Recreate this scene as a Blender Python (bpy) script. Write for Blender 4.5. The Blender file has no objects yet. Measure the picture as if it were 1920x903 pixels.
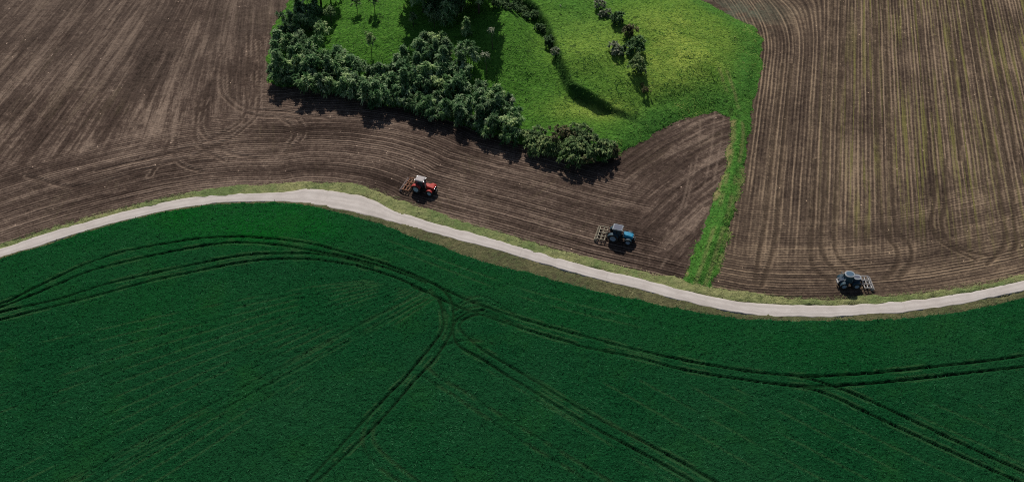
import bpy, bmesh, math, random
import numpy as np
from mathutils import Vector, Matrix

random.seed(7)
RNG = np.random.default_rng(7)
S = bpy.context.scene
COL = S.collection
R = math.radians

# ------------------------------------------------------------------ camera, world, sun, exposure
CAM_H, PITCH, HFOV = 107.0, R(45), R(60)
F = 960 / math.tan(HFOV / 2)
cd = bpy.data.cameras.new('camera'); cam = bpy.data.objects.new('camera', cd); COL.objects.link(cam)
cam.location = (0, 0, CAM_H); cam.rotation_euler = (math.pi / 2 - PITCH, 0, 0)
cd.sensor_fit = 'HORIZONTAL'; cd.angle = HFOV; cd.clip_start = 1; cd.clip_end = 9000
S.camera = cam

SUN_EL, SUN_AZ = R(41), R(-6)          # azimuth measured from +Y towards +X
SUN_STRENGTH, SKY_STRENGTH = 4.8, 0.065
w = bpy.data.worlds.new('World'); S.world = w; w.use_nodes = True
nt = w.node_tree
sky = nt.nodes.new('ShaderNodeTexSky'); sky.sky_type = 'NISHITA'; sky.sun_disc = False
sky.sun_elevation = SUN_EL; sky.sun_rotation = SUN_AZ
bg = nt.nodes['Background']; bg.inputs['Strength'].default_value = SKY_STRENGTH
nt.links.new(sky.outputs['Color'], bg.inputs['Color'])
sd = bpy.data.lights.new('sun', 'SUN'); sd.energy = SUN_STRENGTH; sd.angle = R(0.5); sd.color = (1.0, 0.95, 0.87)
so = bpy.data.objects.new('sun', sd); COL.objects.link(so); so.location = (0, 300, 220)
to_sun = Vector((math.sin(SUN_AZ) * math.cos(SUN_EL), math.cos(SUN_AZ) * math.cos(SUN_EL), math.sin(SUN_EL)))
so.rotation_euler = to_sun.to_track_quat('Z', 'Y').to_euler()
S.view_settings.view_transform = 'Standard'; S.view_settings.look = 'None'
S.view_settings.exposure = 0.0; S.view_settings.gamma = 1.0
S.render.engine = 'CYCLES'
S.cycles.use_denoising = False
S.cycles.max_bounces = 5; S.cycles.transparent_max_bounces = 4
S.cycles.sample_clamp_indirect = 4
S.cycles.pixel_filter_type = 'BLACKMAN_HARRIS'; S.cycles.filter_width = 1.1

# ------------------------------------------------------------------ numpy helpers
CT, ST = math.cos(PITCH), math.sin(PITCH)
def gp(px, py, z=0.0):
    """ground point seen at photo pixel (1920 x 903)"""
    u = (np.asarray(px, float) - 960) / F; v = (451.5 - np.asarray(py, float)) / F
    dx, dy, dz = u, v * ST + CT, v * CT - ST
    t = (z - CAM_H) / dz
    return t * dx, t * dy
def gpts(lst, z=0.0):
    a = np.array(lst, float); x, y = gp(a[:, 0], a[:, 1], z)
    return np.stack([x, y], 1)
def to_px(x, y, z=0.0):
    X = x; dy = y; dz = z - CAM_H
    depth = dy * CT - dz * ST; up = dy * ST + dz * CT
    return 960 + F * X / depth, 451.5 - F * up / depth
def catmull(P, step=0.8):
    P = np.asarray(P, float); Q = np.vstack([2 * P[0] - P[1], P, 2 * P[-1] - P[-2]]); out = []
    for i in range(1, len(Q) - 2):
        p0, p1, p2, p3 = Q[i - 1], Q[i], Q[i + 1], Q[i + 2]
        n = max(2, int(np.linalg.norm(p2 - p1) / step)); t = np.linspace(0, 1, n, endpoint=False)[:, None]
        out.append(0.5 * (2 * p1 + (p2 - p0) * t + (2 * p0 - 5 * p1 + 4 * p2 - p3) * t * t + (3 * p1 - p0 - 3 * p2 + p3) * t ** 3))
    out.append(P[-1:]); return np.vstack(out)
def vnoise(x, y, scale, seed):
    r = np.random.default_rng(seed).random((257, 257))
    u = np.asarray(x, float) / scale + 1000; v = np.asarray(y, float) / scale + 1000
    i = np.floor(u).astype(int); j = np.floor(v).astype(int); fu = u - i; fv = v - j
    fu = fu * fu * (3 - 2 * fu); fv = fv * fv * (3 - 2 * fv); i0, i1, j0, j1 = i % 256, (i + 1) % 256, j % 256, (j + 1) % 256
    return (r[i0, j0] * (1 - fu) + r[i1, j0] * fu) * (1 - fv) + (r[i0, j1] * (1 - fu) + r[i1, j1] * fu) * fv
def fbm(x, y, scale, seed, o=3):
    s = 0; a = 1; n = 0
    for k in range(o):
        s = s + a * vnoise(x, y, scale / 2 ** k, seed + k); n += a; a *= 0.5
    return s / n
def sstep(a, b, x):
    t = np.clip((x - a) / (b - a), 0, 1); return t * t * (3 - 2 * t)
def pdist(x, y, P):
    """distance, side and arc fraction of points against an open polyline"""
    x = np.asarray(x, float); y = np.asarray(y, float)
    best = np.full(x.shape, 1e9); side = np.zeros(x.shape); arc = np.zeros(x.shape)
    L = np.r_[0, np.cumsum(np.linalg.norm(np.diff(P, axis=0), axis=1))]
    for k in range(len(P) - 1):
        ax, ay = P[k]; bx, by = P[k + 1]; ex, ey = bx - ax, by - ay; l2 = ex * ex + ey * ey + 1e-12
        t = np.clip(((x - ax) * ex + (y - ay) * ey) / l2, 0, 1)
        d = np.hypot(x - ax - t * ex, y - ay - t * ey); m = d < best
        best = np.where(m, d, best); side = np.where(m, ex * (y - ay) - ey * (x - ax), side)
        arc = np.where(m, L[k] + t * math.sqrt(l2), arc)
    return best, np.sign(side), arc
def ragged(P, amp, seed, step=0.5, closed=True):
    """resample a polygon and roughen its edge"""
    Q = np.vstack([P, P[:1]]) if closed else P
    out = []
    for a, b in zip(Q[:-1], Q[1:]):
        n = max(1, int(np.linalg.norm(b - a) / step)); t = np.linspace(0, 1, n, endpoint=False)[:, None]
        out.append(a + (b - a) * t)
    O = np.vstack(out); n = len(O); s = np.arange(n) * step
    tang = np.roll(O, -1, 0) - np.roll(O, 1, 0); tang /= (np.linalg.norm(tang, axis=1)[:, None] + 1e-9)
    off = (fbm(s, s * 0, 5, seed, 3) - 0.5) * 2 * amp + (vnoise(s, s * 0, 0.8, seed + 9) - 0.5) * amp
    return O + np.stack([-tang[:, 1], tang[:, 0]], 1) * off[:, None]
class Lattice:
    def __init__(self, P, step):
        self.s = step; self.x0, self.y0 = P.min(0) - 2 * step; x1, y1 = P.max(0) + 2 * step
        self.nx = int((x1 - self.x0) / step) + 1; self.ny = int((y1 - self.y0) / step) + 1
        self.X, self.Y = np.meshgrid(self.x0 + np.arange(self.nx) * step, self.y0 + np.arange(self.ny) * step)
    def inside(self, P):
        """cells (ny-1, nx-1) whose centre lies in polygon P: scan lines"""
        m = np.zeros((self.ny - 1, self.nx - 1), bool); Q = np.vstack([P, P[:1]]); a, b = Q[:-1], Q[1:]
        cx = self.x0 + (np.arange(self.nx - 1) + 0.5) * self.s
        for r in range(self.ny - 1):
            yc = self.y0 + (r + 0.5) * self.s
            k = (a[:, 1] <= yc) != (b[:, 1] <= yc)
            if not k.any(): continue
            xs = a[k, 0] + (yc - a[k, 1]) / (b[k, 1] - a[k, 1]) * (b[k, 0] - a[k, 0])
            m[r] = (np.searchsorted(np.sort(xs), cx) % 2) == 1
        return m
    def near(self, curves, reach):
        D = np.full((self.ny, self.nx), 9.0)
        for P in curves:
            for a, b in zip(P[:-1], P[1:]):
                lo = np.minimum(a, b) - reach; hi = np.maximum(a, b) + reach
                i0 = max(0, int((lo[0] - self.x0) / self.s)); i1 = min(self.nx, int((hi[0] - self.x0) / self.s) + 2)
                j0 = max(0, int((lo[1] - self.y0) / self.s)); j1 = min(self.ny, int((hi[1] - self.y0) / self.s) + 2)
                if i0 >= i1 or j0 >= j1: continue
                x = self.X[j0:j1, i0:i1]; y = self.Y[j0:j1, i0:i1]; e = b - a; l2 = e @ e + 1e-12
                t = np.clip(((x - a[0]) * e[0] + (y - a[1]) * e[1]) / l2, 0, 1)
                d = np.hypot(x - a[0] - t * e[0], y - a[1] - t * e[1])
                D[j0:j1, i0:i1] = np.minimum(D[j0:j1, i0:i1], d)
        return D
def fast_mesh(name, V, faces, mat, attrs=None, smooth=True, parent=None):
    me = bpy.data.meshes.new(name); n = len(V); k = faces.shape[1]; m = len(faces)
    me.vertices.add(n); me.vertices.foreach_set('co', np.ascontiguousarray(V, np.float32).ravel())
    me.loops.add(m * k); me.loops.foreach_set('vertex_index', np.ascontiguousarray(faces, np.int32).ravel())
    me.polygons.add(m); me.polygons.foreach_set('loop_start', np.arange(0, m * k, k, dtype=np.int32))
    me.polygons.foreach_set('use_smooth', np.full(m, smooth))
    for an, av in (attrs or {}).items():
        if av.ndim == 1:
            at = me.attributes.new(an, 'FLOAT', 'POINT'); at.data.foreach_set('value', av.astype(np.float32))
        else:
            at = me.attributes.new(an, 'FLOAT_VECTOR', 'POINT'); at.data.foreach_set('vector', np.ascontiguousarray(av, np.float32).ravel())
    me.update(calc_edges=True); me.materials.append(mat)
    if name is None: return me
    o = bpy.data.objects.new(name, me); COL.objects.link(o)
    if parent: o.parent = parent
    return o
def sheet(name, lat, mask, Z, mat, attrs, edge=None, sink=-0.06):
    """a ground sheet out of lattice cells; its rim is pulled on to the outline `edge` and tucked under its neighbours"""
    ny, nx = lat.ny, lat.nx; idx = np.arange(ny * nx).reshape(ny, nx)
    jj, ii = np.nonzero(mask)
    F4 = np.stack([idx[jj, ii], idx[jj, ii + 1], idx[jj + 1, ii + 1], idx[jj + 1, ii]], 1)
    used = np.unique(F4); remap = np.full(ny * nx, -1); remap[used] = np.arange(len(used))
    cnt = np.bincount(F4.ravel(), minlength=ny * nx)[used]
    V = np.stack([lat.X.ravel()[used], lat.Y.ravel()[used], Z.ravel()[used]], 1)
    rim = np.nonzero(cnt < 4)[0]
    if edge is not None and len(rim):
        E = np.vstack([edge, edge[:1]]); A, B = E[:-1], E[1:]; ex = B - A; l2 = (ex ** 2).sum(1) + 1e-12
        for c in range(0, len(rim), 400):
            r = rim[c:c + 400]; p = V[r, :2][:, None, :]
            t = np.clip(((p - A) * ex).sum(2) / l2, 0, 1); q = A + t[..., None] * ex
            d = np.linalg.norm(q - p, axis=2); k = d.argmin(1); qq = q[np.arange(len(r)), k]
            ok = d[np.arange(len(r)), k] < 1.3 * lat.s
            V[r[ok], :2] = qq[ok]
        V[rim, 2] = sink
    return fast_mesh(name, V, remap[F4], mat, {k: v.reshape(ny * nx, -1)[used].squeeze() for k, v in attrs.items()})

# ------------------------------------------------------------------ node helpers
class NT:
    def __init__(self, name):
        self.m = bpy.data.materials.new(name); self.m.use_nodes = True; self.t = self.m.node_tree
        self.b = self.t.nodes['Principled BSDF']; self.b.inputs['Specular IOR Level'].default_value = 0.2
        self.b.inputs['Roughness'].default_value = 0.85
    def n(self, typ, **kw):
        x = self.t.nodes.new('ShaderNode' + typ)
        for k, v in kw.items(): setattr(x, k, v)
        return x
    def _in(self, s, v):
        if isinstance(v, (int, float)): s.default_value = v
        elif isinstance(v, tuple): s.default_value = v if len(v) == len(s.default_value) else (*v, 1)
        else: self.t.links.new(v, s)
    def attr(self, name, vec=False):
        return self.n('Attribute', attribute_name=name).outputs['Vector' if vec else 'Fac']
    def math(self, op, a, b=None, clamp=False):
        x = self.n('Math', operation=op, use_clamp=clamp); self._in(x.inputs[0], a)
        if b is not None: self._in(x.inputs[1], b)
        return x.outputs[0]
    def mul(self, v, s):
        x = self.n('VectorMath', operation='MULTIPLY'); self._in(x.inputs[0], v); x.inputs[1].default_value = s; return x.outputs[0]
    def noise(self, v, scale, detail=3, rough=0.55, dist=0.0):
        x = self.n('TexNoise'); self._in(x.inputs['Vector'], v); x.inputs['Scale'].default_value = scale
        x.inputs['Detail'].default_value = detail; x.inputs['Roughness'].default_value = rough; x.inputs['Distortion'].default_value = dist
        return x.outputs['Fac']
    def ramp(self, f, stops):
        x = self.n('ValToRGB'); self._in(x.inputs[0], f); e = x.color_ramp.elements
        while len(e) < len(stops): e.new(0.5)
        for k, (p, c) in zip(e, stops): k.position = p; k.color = (*c, 1) if len(c) == 3 else c
        return x.outputs[0]
    def rng(self, f, a, b, c=0.0, d=1.0):
        x = self.n('MapRange'); self._in(x.inputs[0], f)
        for i, v in enumerate((a, b, c, d)): x.inputs[i + 1].default_value = v
        return x.outputs[0]
    def mix(self, f, a, b, mode='MIX'):
        x = self.n('Mix', data_type='RGBA', blend_type=mode); self._in(x.inputs['Factor'], f)
        self._in(x.inputs[6], a); self._in(x.inputs[7], b); return x.outputs[2]
    def pos(self): return self.n('NewGeometry').outputs['Position']
    def objpos(self): return self.n('TexCoord').outputs['Object']
    def bump(self, h, dist, strength=1.0):
        x = self.n('Bump'); x.inputs['Strength'].default_value = strength; x.inputs['Distance'].default_value = dist
        self._in(x.inputs['Height'], h); self.t.links.new(x.outputs[0], self.b.inputs['Normal']); return x
    def color(self, c): self._in(self.b.inputs['Base Color'], c)

# ------------------------------------------------------------------ photo outlines (pixels of the 1920 x 903 photograph, laid on the ground)
road_up = [(-150, 517), (-70, 490), (0, 467), (62, 445.5), (124, 426), (186, 409), (248, 393), (310, 379), (372, 368.6), (434, 362.7), (520, 361),
           (536, 359.5), (555, 355.6), (574, 353.4), (617, 355.6), (664, 363), (695, 372), (713, 380), (729, 390.6), (757, 400), (803, 414), (865, 431),
           (920, 445.5), (1036, 480), (1090, 495.6), (1143, 508.6), (1200, 521.7), (1300, 547), (1400, 566), (1475, 570.7), (1550, 570.7), (1626, 568.8),
           (1701, 563), (1776, 553.7), (1852, 539.8), (1920, 525.5), (2000, 505), (2080, 482)]
road_lo = [(-150, 535), (-70, 508), (0, 484), (62, 465.7), (124, 446), (186, 427), (248, 411), (310, 396.5), (372, 386.6), (434, 381), (520, 379),
           (570, 383.5), (617, 391), (663, 400), (710, 411), (772, 428), (834, 445), (920, 466.6), (963, 480), (1012, 494), (1064, 508.6), (1117, 523),
           (1200, 545), (1300, 570.5), (1400, 590.6), (1475, 595.5), (1550, 595.5), (1626, 591.7), (1701, 585.7), (1776, 575.6), (1852, 560.5), (1920, 545.4),
           (2000, 525), (2080, 502)]
verge_n = [(-150, 506), (-70, 480), (0, 458), (62, 436), (124, 418), (186, 400), (248, 385), (310, 369), (372, 356), (434, 349), (520, 343), (600, 342),
           (660, 344), (700, 352), (757, 375), (803, 390), (865, 412), (920, 429), (1000, 453), (1036, 464), (1106, 483), (1200, 508), (1274, 519),
           (1323, 533), (1352, 538), (1400, 547), (1490, 556.7), (1588, 556.7), (1664, 552), (1776, 540), (1920, 514), (2000, 495), (2080, 472)]
verge_s = [(-150, 538), (-70, 511), (0, 487), (62, 468.5), (124, 449), (186, 430), (248, 414), (310, 399.5), (372, 389.5), (434, 384), (520, 382),
           (570, 386.5), (617, 395), (663, 406), (710, 419), (772, 443), (834, 465), (882, 482), (934, 500), (986, 511), (1038, 527), (1090, 541),
           (1142, 553), (1200, 563), (1280, 583), (1356, 595), (1432, 601), (1515, 603.7), (1603, 602.5), (1698, 598), (1774, 588.5), (1850, 575),
           (1920, 560), (2000, 539), (2080, 516)]
grass_px = [(640, -300), (565, -60), (545, 0), (512, 50), (502, 100), (500, 148), (520, 160), (600, 171), (700, 190), (800, 214), (900, 246), (965, 270),
            (1030, 293), (1100, 309), (1135, 305), (1160, 292), (1186, 279), (1225, 255.5), (1264, 232), (1303, 219), (1342, 210), (1368, 220),
            (1366, 253), (1358, 310), (1342, 357), (1327, 412), (1306, 460), (1290, 497), (1278, 528), (1332, 540), (1339, 518), (1364, 469),
            (1384, 395), (1397, 313), (1409, 235), (1416, 182), (1427, 117), (1431, 73), (1416, 49.5), (1383, 34), (1357, 21), (1317, 0), (1230, -50),
            (1100, -300)]
W_RU, W_RL, W_VN, W_VS = (catmull(gpts(q), 1.0) for q in (road_up, road_lo, verge_n, verge_s))
GRASS = gpts(grass_px)
GRASS_E = ragged(GRASS, 0.8, 21)
RU_C = gpts(road_up)

# ------------------------------------------------------------------ relief of the grassy knoll
SCARP = catmull(gpts([(860, -200), (925, -20), (962, 22), (1000, 52), (1026, 96), (1042, 142), (1064, 184), (1100, 206), (1150, 222), (1222, 240)], 0.8), 2.0)
SC_LEN = np.linalg.norm(np.diff(SCARP, axis=0), axis=1).sum()
GC = np.vstack([GRASS, GRASS[:1]])
kx, ky = gp(1240, 75); lx, ly = gp(1105, 150)
bx1, by1 = gp(985, 66); bx2, by2 = gp(720, 60)
def inpoly(x, y, P):
    x = np.asarray(x, float); y = np.asarray(y, float); c = np.zeros(x.shape, bool); Q = np.vstack([P, P[:1]])
    for (ax, ay), (bx, by) in zip(Q[:-1], Q[1:]):
        if ay == by: continue
        k = (ay <= y) != (by <= y); c ^= k & (x < ax + (y - ay) / (by - ay) * (bx - ax))
    return c
def hill(x, y):
    x = np.asarray(x, float); y = np.asarray(y, float)
    d = pdist(x, y, GC)[0]; d = np.where(inpoly(x, y, GRASS), d, 0)
    h = (2.0 + 1.6 * sstep(bx1 + 6, bx1 - 12, x)) * sstep(0, 24, d)
    e, s, a = pdist(x, y, SCARP); e = e * s                 # positive on the plateau (left of the way the line runs)
    tail = sstep(1, 13, np.hypot(x - SCARP[-1, 0], y - SCARP[-1, 1]))
    h = h + 2.3 * sstep(-0.3, 1.3, e + 0.8 * (vnoise(x, y, 3, 5) - 0.5)) * np.exp(-(np.maximum(e, 0) / 20) ** 2) * tail * sstep(0, 14, d)
    h = h + 3.4 * np.exp(-((x - bx1 + 2) / 10) ** 2 - ((y - by1) / 15) ** 2) * sstep(-1.5, -7, e)
    h = h + 2.6 * np.exp(-((x - kx) ** 2 + ((y - ky) * .9) ** 2) / 15 ** 2) * sstep(0, 9, d) + 1.1 * np.exp(-((x - lx) ** 2 + (y - ly) ** 2) / 5.5 ** 2)
    h = h + (1.7 * fbm(x, y, 13, 31, 3) + 0.26 * (fbm(x, y, 1.6, 44, 2) - 0.5)) * sstep(0, 3, d)
    return h
def on_hill(px, py):
    z = 0.0
    for _ in range(6):
        x, y = gp(px, py, z); z = float(hill(np.array([x]), np.array([y]))[0])
    return float(x), float(y), z

# ------------------------------------------------------------------ ground materials
def m_soil(name, dark, mid, pale, weedcol, period, reg, greycol, pa, tdark, ncoarse=0.3):
    k = NT(name); P = k.pos()
    mB = k.attr('mask'); A = k.attr('rows_a', True); B = k.attr('rows_b', True)
    def streaks(V, period, reg):
        coarse = k.noise(k.mul(V, (ncoarse, 0.012, 1)), 1.0, 3, 0.6)
        fine = k.noise(k.mul(V, (1 / period, 0.045, 1)), 1.6, 4, 0.7, 0.35)
        wv = k.n('TexWave', wave_type='BANDS', bands_direction='X', wave_profile='SIN'); k._in(wv.inputs['Vector'], V)
        wv.inputs['Scale'].default_value = 0.314 / period; wv.inputs['Distortion'].default_value = 1.2; wv.inputs['Detail'].default_value = 2
        wv.inputs['Detail Scale'].default_value = 0.25
        gate = k.rng(k.noise(k.mul(V, (0.9 / period, 0.02, 1)), 1.0, 2, 0.6), 0.38, 0.62, 0.25, 1.0)
        row = k.math('ADD', k.math('MULTIPLY', k.math('MULTIPLY', wv.outputs['Fac'], gate), reg * 1.25), k.math('MULTIPLY', fine, 1 - reg))
        return k.math('ADD', k.math('MULTIPLY', row, 0.58), k.math('MULTIPLY', coarse, 0.42))
    sA, sB = streaks(A, pa, reg), streaks(B, period * 0.8, max(reg * 0.6, 0.3))
    h = k.math('ADD', k.math('MULTIPLY', sA, k.math('SUBTRACT', 1.0, mB)), k.math('MULTIPLY', sB, mB))
    clod = k.math('ADD', k.math('MULTIPLY', k.noise(P, 2.6, 4, 0.75), 0.5), k.math('MULTIPLY', k.noise(P, 0.9, 3, 0.7, 0.6), 0.5)); patch = k.noise(P, 0.06, 4, 0.6)
    trk = k.attr('track'); trkm = k.math('MULTIPLY', trk, k.rng(k.noise(P, 0.6, 2), 0.3, 0.6, 0.45, 1.0))
    f = k.math('ADD', k.math('MULTIPLY', h, 0.74), k.math('MULTIPLY', clod, 0.46))
    f = k.math('ADD', f, k.math('MULTIPLY', k.math('SUBTRACT', patch, 0.5), 0.30))
    c = k.ramp(f, [(0.465, dark), (0.59, mid), (0.715, pale)])
    wd = k.attr('weed'); wn = k.noise(k.mul(A, (1.5, 0.03, 1)), 1.0, 3, 0.6)
    c = k.mix(k.math('MULTIPLY', wd, k.rng(k.math('ADD', wn, k.math('MULTIPLY', clod, 0.3)), 0.66, 0.80, 0, 0.85), clamp=True), c, weedcol)
    c = k.mix(k.math('MULTIPLY', k.attr('grey'), k.rng(clod, 0.3, 0.65), clamp=True), c, greycol)
    c = k.mix(k.math('MULTIPLY', trkm, tdark), c, tuple(v * 0.55 for v in mid))
    c = k.mix(k.attr('pale_line'), c, tuple(v * 1.05 for v in pale))
    # pale straw bits and stones
    vo = k.n('TexVoronoi', feature='F1'); k._in(vo.inputs['Vector'], P); vo.inputs['Scale'].default_value = 1.1
    c = k.mix(k.math('MULTIPLY', k.math('LESS_THAN', vo.outputs['Distance'], 0.15), k.math('GREATER_THAN', k.noise(P, 0.9, 2), 0.64)), c, tuple(min(1, v * 2.0) for v in pale))
    k.color(c)
    hh = k.math('ADD', k.math('MULTIPLY', h, 0.50), k.math('MULTIPLY', clod, 0.34))
    k.bump(hh, 0.9, 1.0)
    k.b.inputs['Specular IOR Level'].default_value = 0.02; k.b.inputs['Roughness'].default_value = 1.0
    return k.m
M_PLOUGH = m_soil('ploughed_soil', (0.026, 0.0175, 0.014), (0.078, 0.054, 0.0425), (0.225, 0.165, 0.126), (0.10, 0.085, 0.045), 0.75, 0.0, (0.082, 0.062, 0.050), 1.3, 0.4)
M_STUBBLE = m_soil('stubble_soil', (0.036, 0.025, 0.020), (0.100, 0.071, 0.051), (0.26, 0.188, 0.126), (0.165, 0.15, 0.05), 0.72, 0.35, (0.10, 0.12, 0.085), 0.72, 0.85)

def m_crop():
    k = NT('crop_canopy'); P = k.pos(); g = k.attr('vigour_light'); t = k.attr('track')
    n = k.noise(P, 2.6, 4, 0.7); n2 = k.noise(P, 0.05, 4, 0.55)
    c = k.ramp(n, [(0.3, (0.0040, 0.031, 0.0105)), (0.55, (0.0072, 0.061, 0.020)), (0.8, (0.015, 0.098, 0.034))])
    c = k.mix(k.math('MULTIPLY', g, 0.8), c, (0.006, 0.098, 0.012))
    c = k.mix(k.rng(n2, 0.38, 0.7, 0, 0.6), c, (0.014, 0.068, 0.026)); c = k.mix(k.rng(k.noise(P, 0.11, 5, 0.65), 0.52, 0.72, 0, 0.45), c, (0.016, 0.082, 0.018))
    c = k.mix(k.math('MULTIPLY', t, 0.7), c, (0.010, 0.020, 0.009))
    c = k.mix(k.attr('pale_line'), c, (0.06, 0.115, 0.045))
    k.color(c); k.bump(n, 0.55, 1.0); k.b.inputs['Specular IOR Level'].default_value = 0.0
    return k.m
def m_leaf(name, stops, transl=0.2, spec=0.2, hue_obj=0.0, rough=0.6):
    k = NT(name); t = k.attr('tint'); c = k.ramp(t, stops)
    if hue_obj:
        r = k.n('ObjectInfo').outputs['Random']
        c = k.mix(1.0, c, k.ramp(r, [(0.0, (1 - hue_obj,) * 3), (0.5, (1, 1, 1)), (1.0, (1 + hue_obj * 0.9, 1 + hue_obj * 0.6, 1 + hue_obj * 0.2))]), 'MULTIPLY')
    k.color(c); k.b.inputs['Specular IOR Level'].default_value = spec; k.b.inputs['Roughness'].default_value = rough
    tr = k.n('BsdfTranslucent'); k._in(tr.inputs['Color'], c); mx = k.n('MixShader'); mx.inputs[0].default_value = transl
    k.t.links.new(k.b.outputs[0], mx.inputs[1]); k.t.links.new(tr.outputs[0], mx.inputs[2])
    k.t.links.new(mx.outputs[0], k.t.nodes['Material Output'].inputs['Surface'])
    return k.m
def m_grass():
    k = NT('meadow_grass'); P = k.pos(); d = k.attr('dry'); l = k.attr('lush')
    n = k.noise(P, 1.5, 4, 0.65, 0.8); n2 = k.noise(P, 0.13, 4, 0.6)
    c = k.ramp(n, [(0.28, (0.040, 0.115, 0.017)), (0.52, (0.070, 0.180, 0.026)), (0.78, (0.13, 0.255, 0.048))])
    c = k.mix(k.math('MULTIPLY', d, k.rng(n2, 0.3, 0.6, 0.3, 1.0), clamp=True), c, k.ramp(n, [(0.3, (0.23, 0.32, 0.045)), (0.75, (0.38, 0.45, 0.10))]))
    c = k.mix(k.math('MULTIPLY', l, 0.8), c, k.ramp(n, [(0.3, (0.026, 0.095, 0.018)), (0.75, (0.095, 0.245, 0.045))]))
    c = k.mix(k.attr('straw'), c, (0.26, 0.21, 0.10)); c = k.mix(k.math('MULTIPLY', k.attr('scarp_shade'), 0.85), c, k.ramp(n, [(0.3, (0.008, 0.028, 0.010)), (0.75, (0.030, 0.070, 0.022))]))
    vo = k.n('TexVoronoi'); k._in(vo.inputs['Vector'], P); vo.inputs['Scale'].default_value = 0.38
    c = k.mix(k.math('MULTIPLY', k.math('LESS_THAN', vo.outputs['Distance'], 0.22), k.rng(n2, 0.5, 0.62, 0, 0.7)), c, (0.020, 0.040, 0.014))
    k.color(c); k.bump(n, 0.7, 1.0); k.b.inputs['Specular IOR Level'].default_value = 0.0
    return k.m
def m_verge(name, a, b, c_, soil):
    k = NT(name); P = k.pos(); n = k.noise(P, 1.1, 5, 0.7); n2 = k.noise(P, 0.12, 5, 0.65)
    c = k.mix(k.rng(n2, 0.36, 0.62), k.ramp(n, [(0.3, a), (0.7, b)]), k.ramp(n, [(0.3, soil), (0.7, c_)]))
    k.color(c); k.bump(n, 0.5, 1.0); k.b.inputs['Specular IOR Level'].default_value = 0.1
    return k.m
def m_road():
    k = NT('pale_concrete_road'); P = k.pos(); A = k.attr('lane', True)
    n = k.noise(P, 0.35, 5, 0.6); st = k.noise(k.mul(A, (0.10, 2.2, 1)), 1.0, 4, 0.6); f = k.noise(P, 5, 3, 0.7)
    c = k.ramp(k.math('ADD', k.math('MULTIPLY', n, 0.55), k.math('MULTIPLY', st, 0.45)), [(0.34, (0.38, 0.335, 0.305)), (0.5, (0.48, 0.43, 0.395)), (0.66, (0.55, 0.50, 0.465))])
    ln = k.n('SeparateXYZ'); k._in(ln.inputs[0], A); u = k.attr('across')
    rut = k.math('MULTIPLY', k.math('ABSOLUTE', k.math('SUBTRACT', k.math('ABSOLUTE', k.math('SUBTRACT', u, 0.5)), 0.22)), -9.0)
    c = k.mix(k.math('MULTIPLY', k.math('ADD', rut, 1.0, True), k.rng(st, 0.35, 0.65, 0.2, 0.75)), c, (0.35, 0.315, 0.285)); edge = k.attr('edge')
    c = k.mix(k.math('MULTIPLY', edge, k.rng(k.noise(P, 0.9, 3, 0.6), 0.35, 0.6, 0.1, 0.9), clamp=True), c, (0.24, 0.21, 0.15))
    # transverse joints, sealed cracks
    vo = k.n('TexVoronoi', feature='DISTANCE_TO_EDGE'); k._in(vo.inputs['Vector'], k.mul(A, (0.16, 0.5, 1))); vo.inputs['Scale'].default_value = 1.0
    c = k.mix(k.math('MULTIPLY', k.math('LESS_THAN', vo.outputs['Distance'], 0.008), 0.18), c, (0.25, 0.23, 0.21))
    c = k.mix(k.rng(f, 0.35, 0.7, 0.0, 0.22), c, (0.33, 0.30, 0.28))
    k.color(c); k.bump(f, 0.05, 0.6); k.b.inputs['Roughness'].default_value = 0.9
    return k.m
M_CROP, M_GRASS, M_ROAD = m_crop(), m_grass(), m_road()
M_VN = m_verge('verge_dry_grass', (0.16, 0.175, 0.062), (0.30, 0.285, 0.13), (0.15, 0.20, 0.07), (0.085, 0.120, 0.036))
M_VS = m_verge('verge_olive_grass', (0.060, 0.065, 0.026), (0.175, 0.150, 0.075), (0.085, 0.110, 0.040), (0.060, 0.044, 0.028))
kb = NT('distant_ground'); kb.color(kb.ramp(kb.noise(kb.pos(), 0.02, 4), [(0.35, (0.03, 0.07, 0.02)), (0.65, (0.075, 0.06, 0.045))])); M_BASE = kb.m

def setting(o, label=None):
    o['kind'] = 'structure'
    if label: o['label'] = label
    return o
# ------------------------------------------------------------------ base ground
bm = bmesh.new(); bmesh.ops.create_grid(bm, x_segments=40, y_segments=40, size=3000)
me = bpy.data.meshes.new('ground'); bm.to_mesh(me); bm.free(); me.materials.append(M_BASE)
og = bpy.data.objects.new('ground', me); COL.objects.link(og); og.location.z = -0.5; setting(og, 'open farmland that carries on beyond the fields')

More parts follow.
